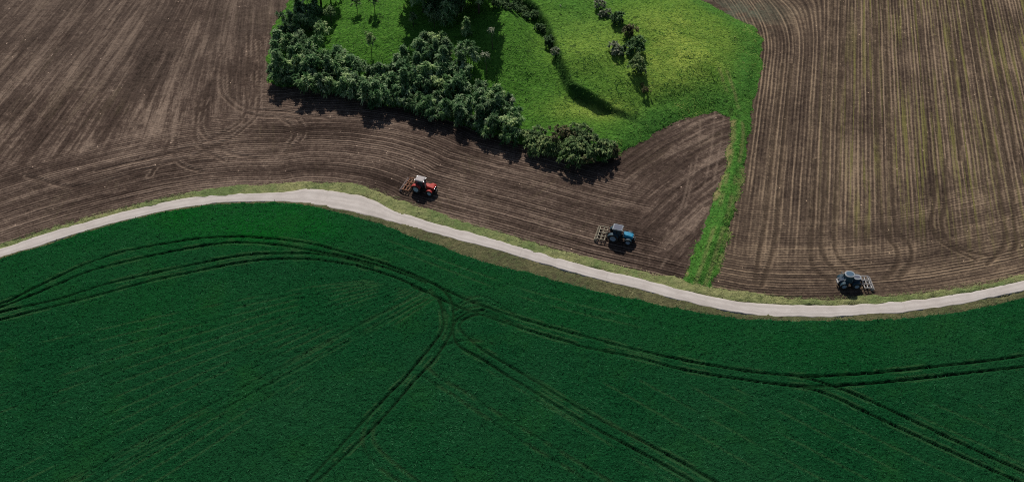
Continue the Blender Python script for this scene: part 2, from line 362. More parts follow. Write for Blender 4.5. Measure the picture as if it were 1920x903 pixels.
# ------------------------------------------------------------------ ploughed and stubble fields
def curves(list_of_px, step=0.7): return [catmull(gpts(q), step) for q in list_of_px]
soil_tracks = curves([
    [(416, 100), (414, 164), (427, 187), (448, 204), (484, 216), (560, 222)], [(432, 120), (432, 174), (450, 195), (479, 205), (536, 209), (620, 222)],
    [(392, 160), (380, 208), (377, 239), (396, 265), (432, 286), (480, 296)], [(374, 175), (366, 234), (367, 260), (385, 281), (420, 300)],
    [(466, 60), (466, 130), (463, 195), (448, 229), (411, 252), (354, 276), (276, 297), (180, 320)], [(484, 80), (486, 130), (482, 208), (458, 239), (420, 266), (360, 292)],
    [(557, 221), (570, 242), (562, 263), (534, 284)], [(531, 224), (549, 237), (552, 255), (539, 271)],
    [(330, 250), (328, 292), (345, 310), (380, 322)], [(318, 262), (300, 300), (280, 330)], [(50, 330), (140, 350), (230, 330), (330, 300)],
    [(1803, -60), (1867, 318), (1878, 393), (1886, 442), (1878, 468), (1850, 495)], [(1820, -60), (1893, 335), (1901, 412), (1906, 449), (1897, 480)],
    [(1773, 300), (1773, 374), (1765, 412), (1776, 446), (1807, 468), (1852, 478)], [(1756, 330), (1750, 385), (1746, 419), (1761, 449), (1791, 468), (1830, 486)],
    [(1638, -60), (1646, 280), (1650, 393), (1663, 442), (1682, 468), (1679, 498), (1660, 521)], [(1656, -60), (1669, 280), (1677, 412), (1690, 442), (1707, 461), (1707, 491), (1686, 521)],
    [(1564, -60), (1550, 280), (1543, 393), (1541, 468), (1562, 502), (1580, 515)], [(1580, -60), (1571, 280), (1566, 393), (1566, 468), (1588, 495), (1620, 510)],
    [(1530, 300), (1524, 404), (1522, 491), (1558, 528)], [(1468, 120), (1448, 280), (1436, 400), (1422, 480), (1416, 530)], [(1484, 120), (1466, 280), (1458, 400), (1448, 470), (1428, 535)],
    [(1860, 60), (1890, 200), (1905, 300)], [(1780, 60), (1795, 200), (1800, 300)]])
soil_ridges = curves([
    [(1342, 190), (1336, 260), (1325, 330), (1302, 430), (1275, 495)], [(1358, 196), (1354, 250), (1344, 310), (1320, 430), (1292, 490)],
    [(1314, 215), (1306, 300), (1268, 450), (1240, 500)], [(1298, 300), (1280, 380), (1250, 440)],
    [(700, 240), (800, 262), (900, 300), (980, 330)], [(60, 395), (160, 370), (260, 352), (400, 330)]])
fan_x, fan_y = -58.0, 300.0
C_EDGE = gpts([(1020, 420), (1100, 350), (1160, 300), (1225, 258), (1303, 222), (1360, 205), (1420, 190)])
az = math.atan(650 / (F / CT)); ca, sa = math.cos(az), math.sin(az)
def soil_fields():
    outer = np.vstack([gpts([(-150, 530), (-70, 500)]), gpts([(q[0], q[1] + 6) for q in verge_n[2:-1]]), gpts([(2080, 480), (2080, -110), (-150, -110)])])
    lat = Lattice(outer, 0.30); X, Y = lat.X, lat.Y
    north = lat.inside(outer); gin = lat.inside(GRASS)
    xc = (X[:-1, :-1] + lat.s / 2); yc = (Y[:-1, :-1] + lat.s / 2)
    dg = np.full(gin.shape, 0.0); dg[gin] = pdist(xc[gin], yc[gin], GC)[0]
    mask = north & ~(gin & (dg > 1.6))
    strip = gpts([(1300, 600), (1310, 530), (1352, 440), (1385, 330), (1392, 200), (1402, 80), (1350, 10), (1100, -130), (2300, -130), (2300, 600)])
    rightc = lat.inside(strip)
    dr, sr, ar = pdist(X, Y, RU_C)
    PX, PY = to_px(X, Y)
    ta = X - (Y - 168) * (0.09 - 0.28 * sstep(-92, -50, X)); sA = np.hypot(X - fan_x, Y - fan_y)
    dc, sc, arc = pdist(X, Y, C_EDGE)
    wob = (fbm(X, Y, 14, 3, 3) - 0.5)
    fine = (fbm(X, Y, 2.2, 8, 3) - 0.5)
    # left and middle: fanned rows, headland rows along the road, rows along the grass edge on the right
    useC = sstep(-30, 60, (PX - 1115) - (PY - 320) * 0.75 + wob * 120 + fine * 90)
    tA = ta * (1 - sstep(900, 1000, PX)) + dc * sstep(900, 1000, PX)
    sAA = np.where(PX > 950, arc, sA)
    head = np.clip(np.maximum(sstep(27, 15, dr + wob * 10 + fine * 7), sstep(455, 520, PX + wob * 60 + fine * 50) * sstep(110, 190, PY)), 0, 1)
    mB = np.where(PX > 950, 1 - useC, head)
    # right: straight rows with a bend at the top left, crossed by headland rows
    tr = X * ca - Y * sa
    tr = tr + 6.0 * np.clip((Y - 163) / 24, 0, 2) ** 2 * sstep(1570, 1440, PX)
    mR = np.clip(sstep(27, 13, dr + wob * 14 + fine * 10), 0, 1)
    D = lat.near(soil_tracks, 1.2); trk = sstep(0.62, 0.25, D + fine * 0.3)
    D2 = lat.near(soil_ridges, 1.0); rdg = sstep(0.28, 0.08, D2) * sstep(0.3, 0.5, fbm(X, Y, 3.0, 70, 2)) * 0.42
    rim = 0.6 * sstep(0.30, 0.45, D) * sstep(0.75, 0.55, D) * sstep(0.4, 0.6, fbm(X, Y, 3.0, 75, 3)); rdg = np.maximum(rdg, rim)
    rows_a_l = np.stack([tA, sAA, X * 0], 2); rows_b = np.stack([dr, ar, X * 0 + 3], 2)
    rows_a_r = np.stack([tr, X * sa + Y * ca, X * 0 + 7], 2)
    gx, gy = gp(1388, 22); grey = np.exp(-(((X - gx) / 9) ** 2 + ((Y - gy) / 5.5) ** 2)) * sstep(0.3, 0.6, fbm(X, Y, 2.5, 15, 3) + 0.1)
    band = 0.5 + 0.5 * np.sin(tr * 2 * math.pi / 9.5 + 1.5 + 2 * wob)
    weed_r = np.clip(sstep(1500, 1640, PX) * sstep(470, 330, PY) * (0.35 + 0.9 * band) * sstep(0.25, 0.6, fbm(X, Y, 30, 17, 2)) * 1.5 + 0.45 * sstep(520, 420, PY) * sstep(1700, 1800, PX), 0, 1)
    weed_l = 0.25 * sstep(0.5, 0.75, fbm(X, Y, 9, 19, 3))
    relief = 0.10 * (fbm(X, Y, 1.4, 22, 3) - 0.5) + 0.05 * (vnoise(X, Y, 0.5, 29) - 0.5)
    Z = np.maximum(relief - 0.14 * trk + 0.08 * rdg, -0.3)
    z0 = X * 0; grey_l = 0.55 * sstep(260, 60, PY + 90 * wob) * sstep(0.3, 0.6, fbm(X, Y, 18, 24, 3))
    a = sheet('ploughed_field', lat, mask & ~rightc, Z, M_PLOUGH, dict(rows_a=rows_a_l, rows_b=rows_b, mask=mB, track=trk, pale_line=rdg, weed=weed_l, grey=grey_l))
    b = sheet('stubble_field', lat, mask & rightc, Z, M_STUBBLE, dict(rows_a=rows_a_r, rows_b=rows_b, mask=mR * (0.55 + 0.45 * sstep(14, 6, dr)), track=trk, pale_line=rim * 0.7, weed=weed_r, grey=grey))
    setting(a, 'dark brown ploughed field wrapped round the wooded knoll'); setting(b, 'brown field of straight drilled rows with yellowish weed stripes')
soil_fields()

# ------------------------------------------------------------------ grass knoll and strip
def knoll():
    lat = Lattice(GRASS[(GRASS[:, 1] < 235)], 0.34)
    keep = lat.inside(GRASS_E); X, Y = lat.X, lat.Y
    Z = hill(X, Y) + 0.09 + 0.10 * (vnoise(X, Y, 0.8, 61) - 0.5)
    PX, PY = to_px(X, Y, Z)
    d = pdist(X, Y, GC)[0]
    dry = np.exp(-(((PX - 1265) / 110) ** 2 + ((PY - 95) / 85) ** 2)) + 0.8 * np.exp(-(((PX - 1110) / 70) ** 2 + ((PY - 205) / 22) ** 2)) + 0.35 * np.exp(-(((PX - 1080) / 70) ** 2 + ((PY - 70) / 70) ** 2))
    lush = np.clip(sstep(9, 3, d) * sstep(1120, 1200, PX) + np.exp(-(((PX - 1080) / 60) ** 2 + ((PY - 20) / 40) ** 2)) * 0.7, 0, 1)
    strip_l = gpts([(1372, 230), (1366, 285), (1350, 340), (1338, 375)]); ds = pdist(X, Y, strip_l)[0]
    e2 = gpts([(1352, 500), (1380, 420), (1396, 320)]); ds2 = pdist(X, Y, e2)[0]
    e3 = gpts([(1262, 512), (1284, 512)]); ds3 = pdist(X, Y, e3)[0]
    straw = np.clip(sstep(0.9, 0.2, np.minimum(ds, ds3) + 1.2 * (fbm(X, Y, 1.5, 91, 2) - 0.5)) * 0.8 + 0.5 * sstep(1.2, 0.2, ds2 + 1.4 * (fbm(X, Y, 1.2, 92, 2) - 0.5)), 0, 1)
    for off in (-0.85, 0.85):                              # two worn wheel lines down the strip
        c_ = catmull(gpts([(1352, 150), (1378, 215), (1384, 262), (1372, 330), (1350, 420), (1325, 500), (1312, 535)]), 2.0) + [off, 0]
        straw = np.maximum(straw, 0.42 * sstep(0.5, 0.15, pdist(X, Y, c_)[0]) * sstep(0.35, 0.6, fbm(X, Y, 3, 95, 2)))
    lush = lush * (0.45 + 0.9 * fbm(X, Y, 3.5, 96, 3))
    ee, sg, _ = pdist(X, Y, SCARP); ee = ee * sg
    scarp_shade = sstep(-0.6, 0.3, ee) * sstep(1.7, 0.5, ee + 1.2 * (fbm(X, Y, 2.2, 93, 2) - 0.5)) * sstep(0, 6, np.hypot(X - SCARP[-1, 0], Y - SCARP[-1, 1]))  # steep bank's shade put into the grass colour as a dark scrub green band
    o = sheet('grass_knoll', lat, keep, Z, M_GRASS, dict(dry=np.clip(dry, 0, 1), lush=lush, straw=straw, scarp_shade=scarp_shade), edge=GRASS_E, sink=-0.12)
    setting(o, 'bright green grassy knoll and the strip of grass running down to the road')
knoll()

# ------------------------------------------------------------------ road and verges
def ribbon(name, A, B, n, rows, zf, mat, crown=0.0):
    """sheet between two edge lines, `rows` strips across"""
    def res(P):
        L = np.r_[0, np.cumsum(np.linalg.norm(np.diff(P, axis=0), axis=1))]; t = np.linspace(0, L[-1], n)
        return np.stack([np.interp(t, L, P[:, 0]), np.interp(t, L, P[:, 1])], 1)
    a, b = res(A), res(B); V = []; lane = []; edge = []; acr = []
    s = np.r_[0, np.cumsum(np.linalg.norm(np.diff((a + b) / 2, axis=0), axis=1))]
    jit = lambda seed: ((fbm(s, s * 0, 2.0, seed, 3) - 0.5) * 0.45)[:, None]
    nrm = (b - a) / np.linalg.norm(b - a, axis=1)[:, None]
    a = a + nrm * jit(3); b = b + nrm * jit(8)
    for r in range(rows + 1):
        t = r / rows; p = a + (b - a) * t; z = zf(t) + 0 * s
        V.append(np.stack([p[:, 0], p[:, 1], z], 1)); w_ = np.linalg.norm(b - a, axis=1)
        lane.append(np.stack([s, t * w_, 0 * s], 1)); acr.append(np.full(n, t)); edge.append(np.full(n, max(0.0, 1 - min(t, 1 - t) * 9)))
    V = np.vstack(V); idx = np.arange((rows + 1) * n).reshape(rows + 1, n)
    Fq = np.stack([idx[:-1, :-1].ravel(), idx[1:, :-1].ravel(), idx[1:, 1:].ravel(), idx[:-1, 1:].ravel()], 1)
    return fast_mesh(name, V, Fq, mat, dict(lane=np.vstack(lane), edge=np.concatenate(edge), across=np.concatenate(acr)))
o = ribbon('road', W_RU, W_RL, 900, 16, lambda t: -0.15 if t in (0.0, 1.0) else 0.10 + 0.03 * (1 - (2 * t - 1) ** 2), M_ROAD); setting(o, 'pale concrete farm lane curving between the fields')
def verge(name, A, B, mat, seed, label):
    P = np.vstack([A, B[::-1]]); E = ragged(P, 0.6, seed)
    lat = Lattice(P, 0.3); X, Y = lat.X, lat.Y
    Z = 0.05 + 0.10 * fbm(X, Y, 3.5, seed, 4)
    o = sheet(name, lat, lat.inside(E), Z, mat, {}, edge=E, sink=-0.14); setting(o, label)
def shifted(px, dy): return catmull(gpts([(a, b + dy) for a, b in px]), 1.0)
verge('verge', W_VN, shifted(road_up, 4), M_VN, 33, 'narrow verge of dry yellowish grass above the lane')
verge('verge', shifted(road_lo, -4), shifted(verge_s, 7), M_VS, 53, 'olive brown verge between the lane and the green crop')

# ------------------------------------------------------------------ crop field with tramlines pressed into it
TR_A = [(-150, 632), (-60, 596), (0, 573), (27, 562), (80, 535), (143, 506), (217, 478), (310, 459.5), (388, 448), (462, 446.5), (524, 451), (586, 460), (648, 476), (710, 493), (772, 516), (818, 537), (865, 560),
        (890, 570), (921, 581.5), (966, 596), (1012, 610), (1090, 631), (1172, 653), (1280, 677), (1394, 697), (1508, 707), (1622, 702), (1736, 691), (1850, 678.5), (1920, 668), (2080, 640)]
TR_B = [(-150, 640), (-60, 603), (0, 580), (60, 556), (120, 531), (186, 506), (310, 476.5), (403, 460), (462, 457), (524, 462), (586, 472), (648, 484), (710, 500), (772, 521), (800, 533)]
TR_C = [(-150, 632), (0, 588.5), (114, 562), (200, 535), (310, 510), (400, 491), (462, 480.5), (524, 477), (586, 478), (648, 487), (700, 502)]
TR_D = [(-150, 645), (0, 602.5), (167, 560), (280, 530), (400, 504), (462, 493), (524, 487.7), (586, 489), (648, 497), (694, 507), (752, 527), (803, 551), (856, 576), (887, 587), (908, 594.6),
        (950, 607.6), (1000, 624.5), (1065, 643), (1096, 653), (1200, 674), (1280, 695), (1394, 714), (1508, 726), (1622, 721.5), (1736, 710), (1850, 696.7), (1920, 689), (2080, 662)]
deep = [TR_A, TR_B, TR_C, TR_D,
        [(1480, 706), (1504, 709), (1553, 723), (1622, 750), (1736, 803), (1850, 856), (1920, 887), (2000, 925)],
        [(1480, 725), (1504, 728), (1553, 742), (1622, 774.6), (1736, 828), (1850, 879), (1903, 903), (1980, 940)],
        [(773, 541), (799, 550), (822, 563), (830, 592), (830, 620), (812, 647), (786, 678), (756, 715), (735, 735), (678, 795.5), (640, 837), (579, 903), (540, 950)],
        [(817, 536), (835, 550), (848, 571), (850, 602), (845, 628), (822, 666), (804, 688), (778, 715), (716, 788), (640, 862), (590, 910), (560, 950)],
        [(908, 582), (880, 588), (858, 600), (850, 615), (852, 636), (865, 654), (906, 677), (960, 712), (982, 725), (1096, 794), (1210, 855), (1290, 900), (1370, 950)],
        [(934, 597), (895, 592), (869, 602), (862, 614), (866, 624), (883, 640), (908, 660), (982, 704), (1096, 773), (1210, 833), (1280, 869.5), (1337, 903), (1410, 950)]]
light = [[(800, 690), (830, 715), (868, 735), (925, 772), (982, 807), (1096, 876), (1140, 903), (1200, 940)], [(790, 705), (853, 746), (967, 822), (1058, 876), (1100, 903), (1150, 935)],
         [(690, 790), (680, 822), (686, 849), (716, 883), (746, 903), (800, 945)], [(712, 778), (701, 807), (703, 833), (735, 867), (782, 903), (840, 945)],
         [(856, 584), (877, 571), (908, 568), (940, 581), (966, 595)], [(853, 596), (877, 582), (908, 577), (934, 589), (953, 607)], [(862, 572), (880, 562), (908, 559.5), (934, 571), (966, 594)],
         [(880, 600), (905, 586), (940, 598), (975, 614)], [(812, 556), (836, 588), (838, 622)], [(806, 547), (828, 566), (836, 600)],
         [(830, 640), (846, 612), (880, 596)], [(820, 655), (870, 640), (930, 648)]]
def lerp_guides(Ga, Gb, ts):
    Ga, Gb = catmull(np.array(Ga, float), 15), catmull(np.array(Gb, float), 15)
    def res(P, n=24):
        L = np.r_[0, np.cumsum(np.linalg.norm(np.diff(P, axis=0), axis=1))]; t = np.linspace(0, L[-1], n)
        return np.stack([np.interp(t, L, P[:, 0]), np.interp(t, L, P[:, 1])], 1)
    a, b = res(Ga), res(Gb); return [[tuple(q) for q in a + (b - a) * t] for t in ts]
drill = lerp_guides([(-150, 705), (0, 662), (330, 590), (560, 545), (690, 528)], [(60, 940), (133, 903), (640, 630), (790, 552)], [0, .1, .2, .3, .41, .5, .6, .7, .78, .87, 1.0, 1.03, 1.12, 1.21, 1.3])
drill += lerp_guides([(840, 690), (1250, 945)], [(1560, 742), (2000, 950)], [.1, .2, .38, .5, .62, .74, .86, 1.12, 1.25, 1.38])
drill += lerp_guides([(700, 430), (1000, 535), (1200, 585)], [(760, 490), (1000, 580), (1200, 630)], [.35, .7])
drill_pair = lerp_guides([(60, 940), (133, 903), (640, 630), (790, 552)], [(100, 944), (175, 903), (640, 649), (800, 565)], [0, 1])
def crop():
    bot = gpts([(2080, 980), (-150, 980)])
    P = np.vstack([W_VS, bot]); E = ragged(P, 0.3, 77)
    lat = Lattice(P, 0.19); X, Y = lat.X, lat.Y
    n = fbm(X, Y, 0.9, 5, 3)
    D1 = lat.near(curves(deep), 1.5); D2 = lat.near(curves(light), 1.2); D3 = lat.near(curves(drill), 0.9); D4 = lat.near(curves(drill_pair), 0.9)
    j = 0.22 * (n - 0.5)
    t1 = sstep(0.27, 0.08, D1 + 0.04 * j) * (0.72 + 0.28 * sstep(0.35, 0.6, fbm(X, Y, 16, 40, 2))); t2 = sstep(0.26, 0.06, D2 + 0.3 * j) * 0.55; t4 = sstep(0.25, 0.07, D4 + 0.05 * j) * 0.42
    t3 = sstep(0.26, 0.06, D3 + 0.4 * j) * 0.22 * sstep(0.3, 0.5, fbm(X, Y, 9, 12, 2))
    t = np.maximum.reduce([t1, t2, t4, t3])
    pale_line = 0.45 * sstep(0.30, 0.42, D1) * sstep(0.7, 0.5, D1) * sstep(0.45, 0.65, fbm(X, Y, 3, 15, 3))  # sunlit crop edges beside the tramlines painted as pale rims
    pale_line = np.maximum(pale_line, 0.22 * sstep(0.45, 0.2, D2) * sstep(0.45, 0.6, fbm(X, Y, 2, 18, 2)))
    pale_line = np.maximum(pale_line, 0.34 * sstep(0.24, 0.08, D3) * sstep(0.3, 0.55, fbm(X, Y, 5, 19, 2)))
    pale_line = np.maximum(pale_line, 0.3 * sstep(0.22, 0.34, D4) * sstep(0.55, 0.38, D4) * sstep(0.35, 0.6, fbm(X, Y, 4, 20, 2)))
    Z = 0.42 + 0.26 * (n - 0.5) + 0.10 * (vnoise(X, Y, 0.45, 71) - 0.5) - 0.33 * t
    PX, PY = to_px(X, Y)
    vig_light = np.exp(-(((PX - 470) / 190) ** 2 + ((PY - 415) / 42) ** 2)) + 0.30 * np.exp(-(((PX - 330) / 260) ** 2 + ((PY - 560) / 70) ** 2)) + 0.28 * sstep(16, 4, pdist(X, Y, gpts(verge_s))[0])  # greener growth, plus light on swelling ground and lane side put into colour
    o = sheet('crop_field', lat, lat.inside(E), Z, M_CROP, dict(track=np.clip(t1 + 0.6 * t2 + 0.5 * t4, 0, 1), pale_line=pale_line, vigour_light=np.clip(vig_light * (0.6 + 0.8 * fbm(X, Y, 12, 9, 2)), 0, 1)), edge=E, sink=-0.1)
    setting(o, 'deep green cereal field with curved tractor tramlines')
    return lat, Z, np.where(D1 < 0.55, 1.0, t), lat.inside(E)
LATC, ZC, TC, MC = crop()

# ------------------------------------------------------------------ leaf strips: tufts of grass, crop leaves, tree crowns
def strips(base, dirs, length, width, droop, tint, seg=2, roll=0.25):
    """one bent tapering leaf per row: base (n,3), dirs (n,3) unit"""
    n = len(base); side = np.cross(dirs, np.array([0, 0, 1.0]) + roll * RNG.normal(size=(n, 3))); side /= np.linalg.norm(side, axis=1)[:, None] + 1e-9
    V = np.zeros((n, seg + 1, 2, 3))
    for k in range(seg + 1):
        t = k / seg; p = base + dirs * (length * t)[:, None]; p[:, 2] -= droop * length * t * t
        wd = width * (1.0 - 0.75 * t) * 0.5 if k else width * 0.4
        V[:, k, 0] = p - side * wd[:, None]; V[:, k, 1] = p + side * wd[:, None]
    idx = np.arange(n * (seg + 1) * 2).reshape(n, seg + 1, 2)
    Fq = np.concatenate([np.stack([idx[:, k, 0], idx[:, k, 1], idx[:, k + 1, 1], idx[:, k + 1, 0]], 1) for k in range(seg)])
    return V.reshape(-1, 3), Fq, np.repeat(tint, (seg + 1) * 2)
def rand_dirs(n, zlo, zhi):
    a = RNG.random(n) * 2 * math.pi; z = zlo + (zhi - zlo) * RNG.random(n); r = np.sqrt(np.maximum(0, 1 - z * z))
    return np.stack([r * np.cos(a), r * np.sin(a), z], 1)
M_CROPLEAF = m_leaf('crop_leaf', [(0.0, (0.003, 0.032, 0.010)), (0.55, (0.0075, 0.070, 0.022)), (1.0, (0.045, 0.18, 0.075))], 0.25, 0.02)
M_GRASSLEAF = m_leaf('grass_leaf', [(0.0, (0.042, 0.125, 0.020)), (0.35, (0.085, 0.215, 0.036)), (0.6, (0.17, 0.330, 0.060)), (0.85, (0.34, 0.45, 0.10)), (1.0, (0.50, 0.53, 0.18))], 0.5, 0.05)
M_VERGELEAF = m_leaf('verge_leaf', [(0.0, (0.06, 0.11, 0.030)), (0.5, (0.16, 0.19, 0.07)), (1.0, (0.36, 0.32, 0.16))], 0.25, 0.12)
def stuff(name, V, Fq, tint, mat, label):
    o = fast_mesh(name, V, Fq, mat, dict(tint=tint)); o['kind'] = 'stuff'; o['label'] = label; return o
def crop_leaves(N=120000):
    jj, ii = np.nonzero(MC); k = RNG.integers(0, len(jj), N * 2); j, i = jj[k], ii[k]
    ok = (TC[j, i] < 0.12); j, i = j[ok][:N], i[ok][:N]
    x = LATC.X[j, i] + RNG.random(len(j)) * LATC.s; y = LATC.Y[j, i] + RNG.random(len(j)) * LATC.s; z = ZC[j, i] - 0.08
    px, py = to_px(x, y); v = (px > -60) & (px < 1980) & (py < 940); x, y, z = x[v], y[v], z[v]
    n = len(x); d = rand_dirs(n, 0.25, 0.95)
    tint = np.clip(0.45 + 0.9 * (fbm(x, y, 4, 88, 3) - 0.5) + 0.30 * RNG.normal(size=n), 0, 1)
    V, Fq, T = strips(np.stack([x, y, z], 1), d, 0.35 + 0.40 * RNG.random(n), 0.07 + 0.06 * RNG.random(n), 0.5, tint)
    stuff('crop_leaves', V, Fq, T, M_CROPLEAF, 'leaves standing up out of the deep green crop')
crop_leaves()
def grass_tufts(N=48000):
    lo, hi = GRASS[GRASS[:, 1] < 225].min(0), GRASS[GRASS[:, 1] < 225].max(0)
    x = lo[0] + (hi[0] - lo[0]) * RNG.random(N * 3); y = lo[1] + (min(hi[1], 205) - lo[1]) * RNG.random(N * 3)
    v = inpoly(x, y, GRASS_E[::3]); x, y = x[v][:N], y[v][:N]; z = hill(x, y) + 0.04; n = len(x)
    px, py = to_px(x, y, z); d_ = pdist(x, y, GC)[0]
    dry = np.exp(-(((px - 1265) / 110) ** 2 + ((py - 95) / 85) ** 2)) + 0.8 * np.exp(-(((px - 1110) / 70) ** 2 + ((py - 205) / 22) ** 2))
    tint = np.clip(0.20 + 0.6 * dry * fbm(x, y, 8, 50, 3) * 1.5 + 0.18 * sstep(9, 3, d_) * (px > 1150) + 0.9 * (fbm(x, y, 4, 99, 3) - 0.5) + 0.14 * RNG.normal(size=n), 0, 1)
    d = rand_dirs(n, 0.1, 0.75)
    V, Fq, T = strips(np.stack([x, y, z], 1), d, 0.35 + 0.6 * RNG.random(n), 0.10 + 0.10 * RNG.random(n), 0.5, tint)
    stuff('grass_tufts', V, Fq, T, M_GRASSLEAF, 'rough tufts of long grass on the knoll')
grass_tufts()
def verge_tufts():
    for A, B, N, sh, lab in ((W_VN, W_RU, 11000, 0.1, 'dry grass growing along the upper side of the lane'), (W_RL, W_VS, 11000, 0.0, 'olive grass growing along the lower side of the lane')):
        t = RNG.random(N); k = (t * (len(A) - 1)).astype(int); a = A[k]
        q = B[np.clip((np.linalg.norm(a[:, None, :] - B[None, ::2, :], axis=2)).argmin(1) * 2, 0, len(B) - 1)]
        u = RNG.random(N)[:, None]; p = a + (q - a) * (0.06 + 0.88 * u) + 0.25 * RNG.normal(size=(N, 2))
        on_road = inpoly(p[:, 0], p[:, 1], np.vstack([W_RU, W_RL[::-1]])[::2]); p = p[~on_road]; n = len(p)
        base = np.stack([p[:, 0], p[:, 1], np.full(n, 0.06)], 1)
        tint = np.clip(0.50 + sh + 1.4 * (fbm(p[:, 0], p[:, 1], 11, 13, 4) - 0.5) + 0.09 * RNG.normal(size=n), 0, 1)
        V, Fq, T = strips(base, rand_dirs(n, 0.15, 0.8), 0.22 + 0.3 * RNG.random(n), 0.06 + 0.05 * RNG.random(n), 0.45, tint)
        stuff('verge_grass', V, Fq, T, M_VERGELEAF, lab)
verge_tufts()

# ------------------------------------------------------------------ trees and bushes
LEAF_GROVE = m_leaf('grove_leaf', [(0.0, (0.036, 0.105, 0.034)), (0.5, (0.17, 0.31, 0.13)), (1.0, (0.52, 0.64, 0.37))], 0.48, 0.05, 0.35)
LEAF_SAPLING = m_leaf('sapling_leaf', [(0.0, (0.05, 0.11, 0.035)), (0.5, (0.17, 0.27, 0.10)), (1.0, (0.45, 0.52, 0.28))], 0.35, 0.05, 0.2)
LEAF_OLIVE = m_leaf('olive_leaf', [(0.0, (0.030, 0.075, 0.022)), (0.5, (0.115, 0.195, 0.065)), (1.0, (0.34, 0.40, 0.17))], 0.28, 0.08, 0.2)
LEAF_BROWN = m_leaf('brownish_leaf', [(0.0, (0.030, 0.035, 0.014)), (0.5, (0.080, 0.085, 0.034)), (1.0, (0.19, 0.16, 0.075))], 0.2, 0.08, 0.15)
LEAF_DARK = m_leaf('dark_leaf', [(0.0, (0.016, 0.056, 0.014)), (0.5, (0.050, 0.120, 0.034)), (1.0, (0.16, 0.25, 0.09))], 0.2, 0.08, 0.15)
LEAF_PALE = m_leaf('pale_leaf', [(0.0, (0.06, 0.10, 0.05)), (0.5, (0.18, 0.22, 0.13)), (1.0, (0.42, 0.42, 0.31))], 0.3, 0.08, 0.1)
kk = NT('bark'); kk.color(kk.ramp(kk.noise(kk.mul(kk.objpos(), (6, 6, 1.5)), 2.0, 4), [(0.3, (0.035, 0.026, 0.018)), (0.7, (0.11, 0.085, 0.062))])); BARK = kk.m
def tube_bm(bm, pts, rad, seg=7):
    rings = []
    for i, (p, r) in enumerate(zip(pts, rad)):
        d = (Vector(pts[min(i + 1, len(pts) - 1)]) - Vector(pts[max(i - 1, 0)])).normalized(); q = d.to_track_quat('Z', 'Y')
        rings.append([bm.verts.new(Vector(p) + q @ Vector((r * math.cos(2 * math.pi * k / seg), r * math.sin(2 * math.pi * k / seg), 0))) for k in range(seg)])
    for a, b in zip(rings[:-1], rings[1:]):
        for k in range(seg): bm.faces.new((a[k], a[(k + 1) % seg], b[(k + 1) % seg], b[k]))
    bm.faces.new(rings[-1]); bm.faces.new(rings[0][::-1])
def bm_mesh(name, bm, mat, smooth=True):
    bmesh.ops.recalc_face_normals(bm, faces=bm.faces[:]); me = bpy.data.meshes.new(name); bm.to_mesh(me); bm.free(); me.materials.append(mat)
    if smooth: me.polygons.foreach_set('use_smooth', np.full(len(me.polygons), True))
    return me
def crown_mesh(H, rad, zb, nclump, spray, slen, swid, mat, seed, form='dome', star=0.5):
    """a crown of leaf sprays: clumps through an uneven volume, each a burst of bent leaves"""
    g = np.random.default_rng(seed); B, D, L, Wd, T = [], [], [], [], []
    lobes = [(g.normal(size=3) * [0.45, 0.45, 0.25] * rad, 0.6 + 0.5 * g.random()) for _ in range(5)]
    for c in range(nclump):
        u = g.normal(size=3); u /= np.linalg.norm(u)
        if u[2] < -0.35: u[2] *= -1
        rr = 0.45 + 0.6 * g.random() ** 0.45
        if form == 'cone':
            t = g.random() ** 0.75; r_ = rad * (1.05 - 0.9 * t) * (0.5 + 0.55 * g.random()); a = g.random() * 6.283
            ctr = np.array([r_ * math.cos(a), r_ * math.sin(a), zb + (H - zb) * t])
        else:
            off, sc = lobes[c % 5]; mid = zb + (H - zb) * 0.5
            ctr = np.array([u[0] * rad * rr * 0.8, u[1] * rad * rr * 0.8, mid + u[2] * (H - zb) * 0.5 * rr]) + off * np.array([1, 1, 0.8])
        ctr[2] = max(ctr[2], zb * 0.6)
        n = int(spray * (0.7 + 0.6 * g.random()))
        d = g.normal(size=(n, 3)); d /= np.linalg.norm(d, axis=1)[:, None]
        out = ctr - np.array([0, 0, zb + (H - zb) * 0.35]); out /= np.linalg.norm(out) + 1e-9
        d = d + out * 0.55 + np.array([0, 0, star]); d /= np.linalg.norm(d, axis=1)[:, None]
        B.append(np.repeat(ctr[None], n, 0) + g.normal(size=(n, 3)) * slen * 0.16); D.append(d)
        L.append(slen * (0.55 + 0.7 * g.random(n))); Wd.append(swid * (0.7 + 0.6 * g.random(n)))
        T.append(np.clip(0.45 + 0.24 * g.normal() + 0.2 * g.normal(size=n), 0, 1))
    V, Fq, tint = strips(np.vstack(B), np.vstack(D), np.concatenate(L), np.concatenate(Wd), 0.4, np.concatenate(T), roll=0.12)
    me = bpy.data.meshes.new('crown'); o = fast_mesh('crown', V, Fq, mat, dict(tint=tint), smooth=False); me = o.data; bpy.data.objects.remove(o); return me
def trunk_mesh(H, r, forks, spread, seed):
    g = random.Random(seed); bm = bmesh.new(); top = (g.uniform(-.15, .15), g.uniform(-.15, .15), H)
    tube_bm(bm, [(0, 0, -0.3), (0.03, 0, H * 0.4), top], [r * 1.25, r, r * 0.45])
    for k in range(forks):
        a = 6.283 * k / max(1, forks) + g.uniform(-.4, .4); z0 = H * g.uniform(0.35, 0.7); l = spread * g.uniform(0.6, 1.0)
        tube_bm(bm, [(0, 0, z0), (l * .5 * math.cos(a), l * .5 * math.sin(a), z0 + l * .45), (l * math.cos(a), l * math.sin(a), z0 + l * .7)], [r * .55, r * .38, r * .15], 5)
    return bm_mesh('trunk', bm, BARK)
KINDS = {}
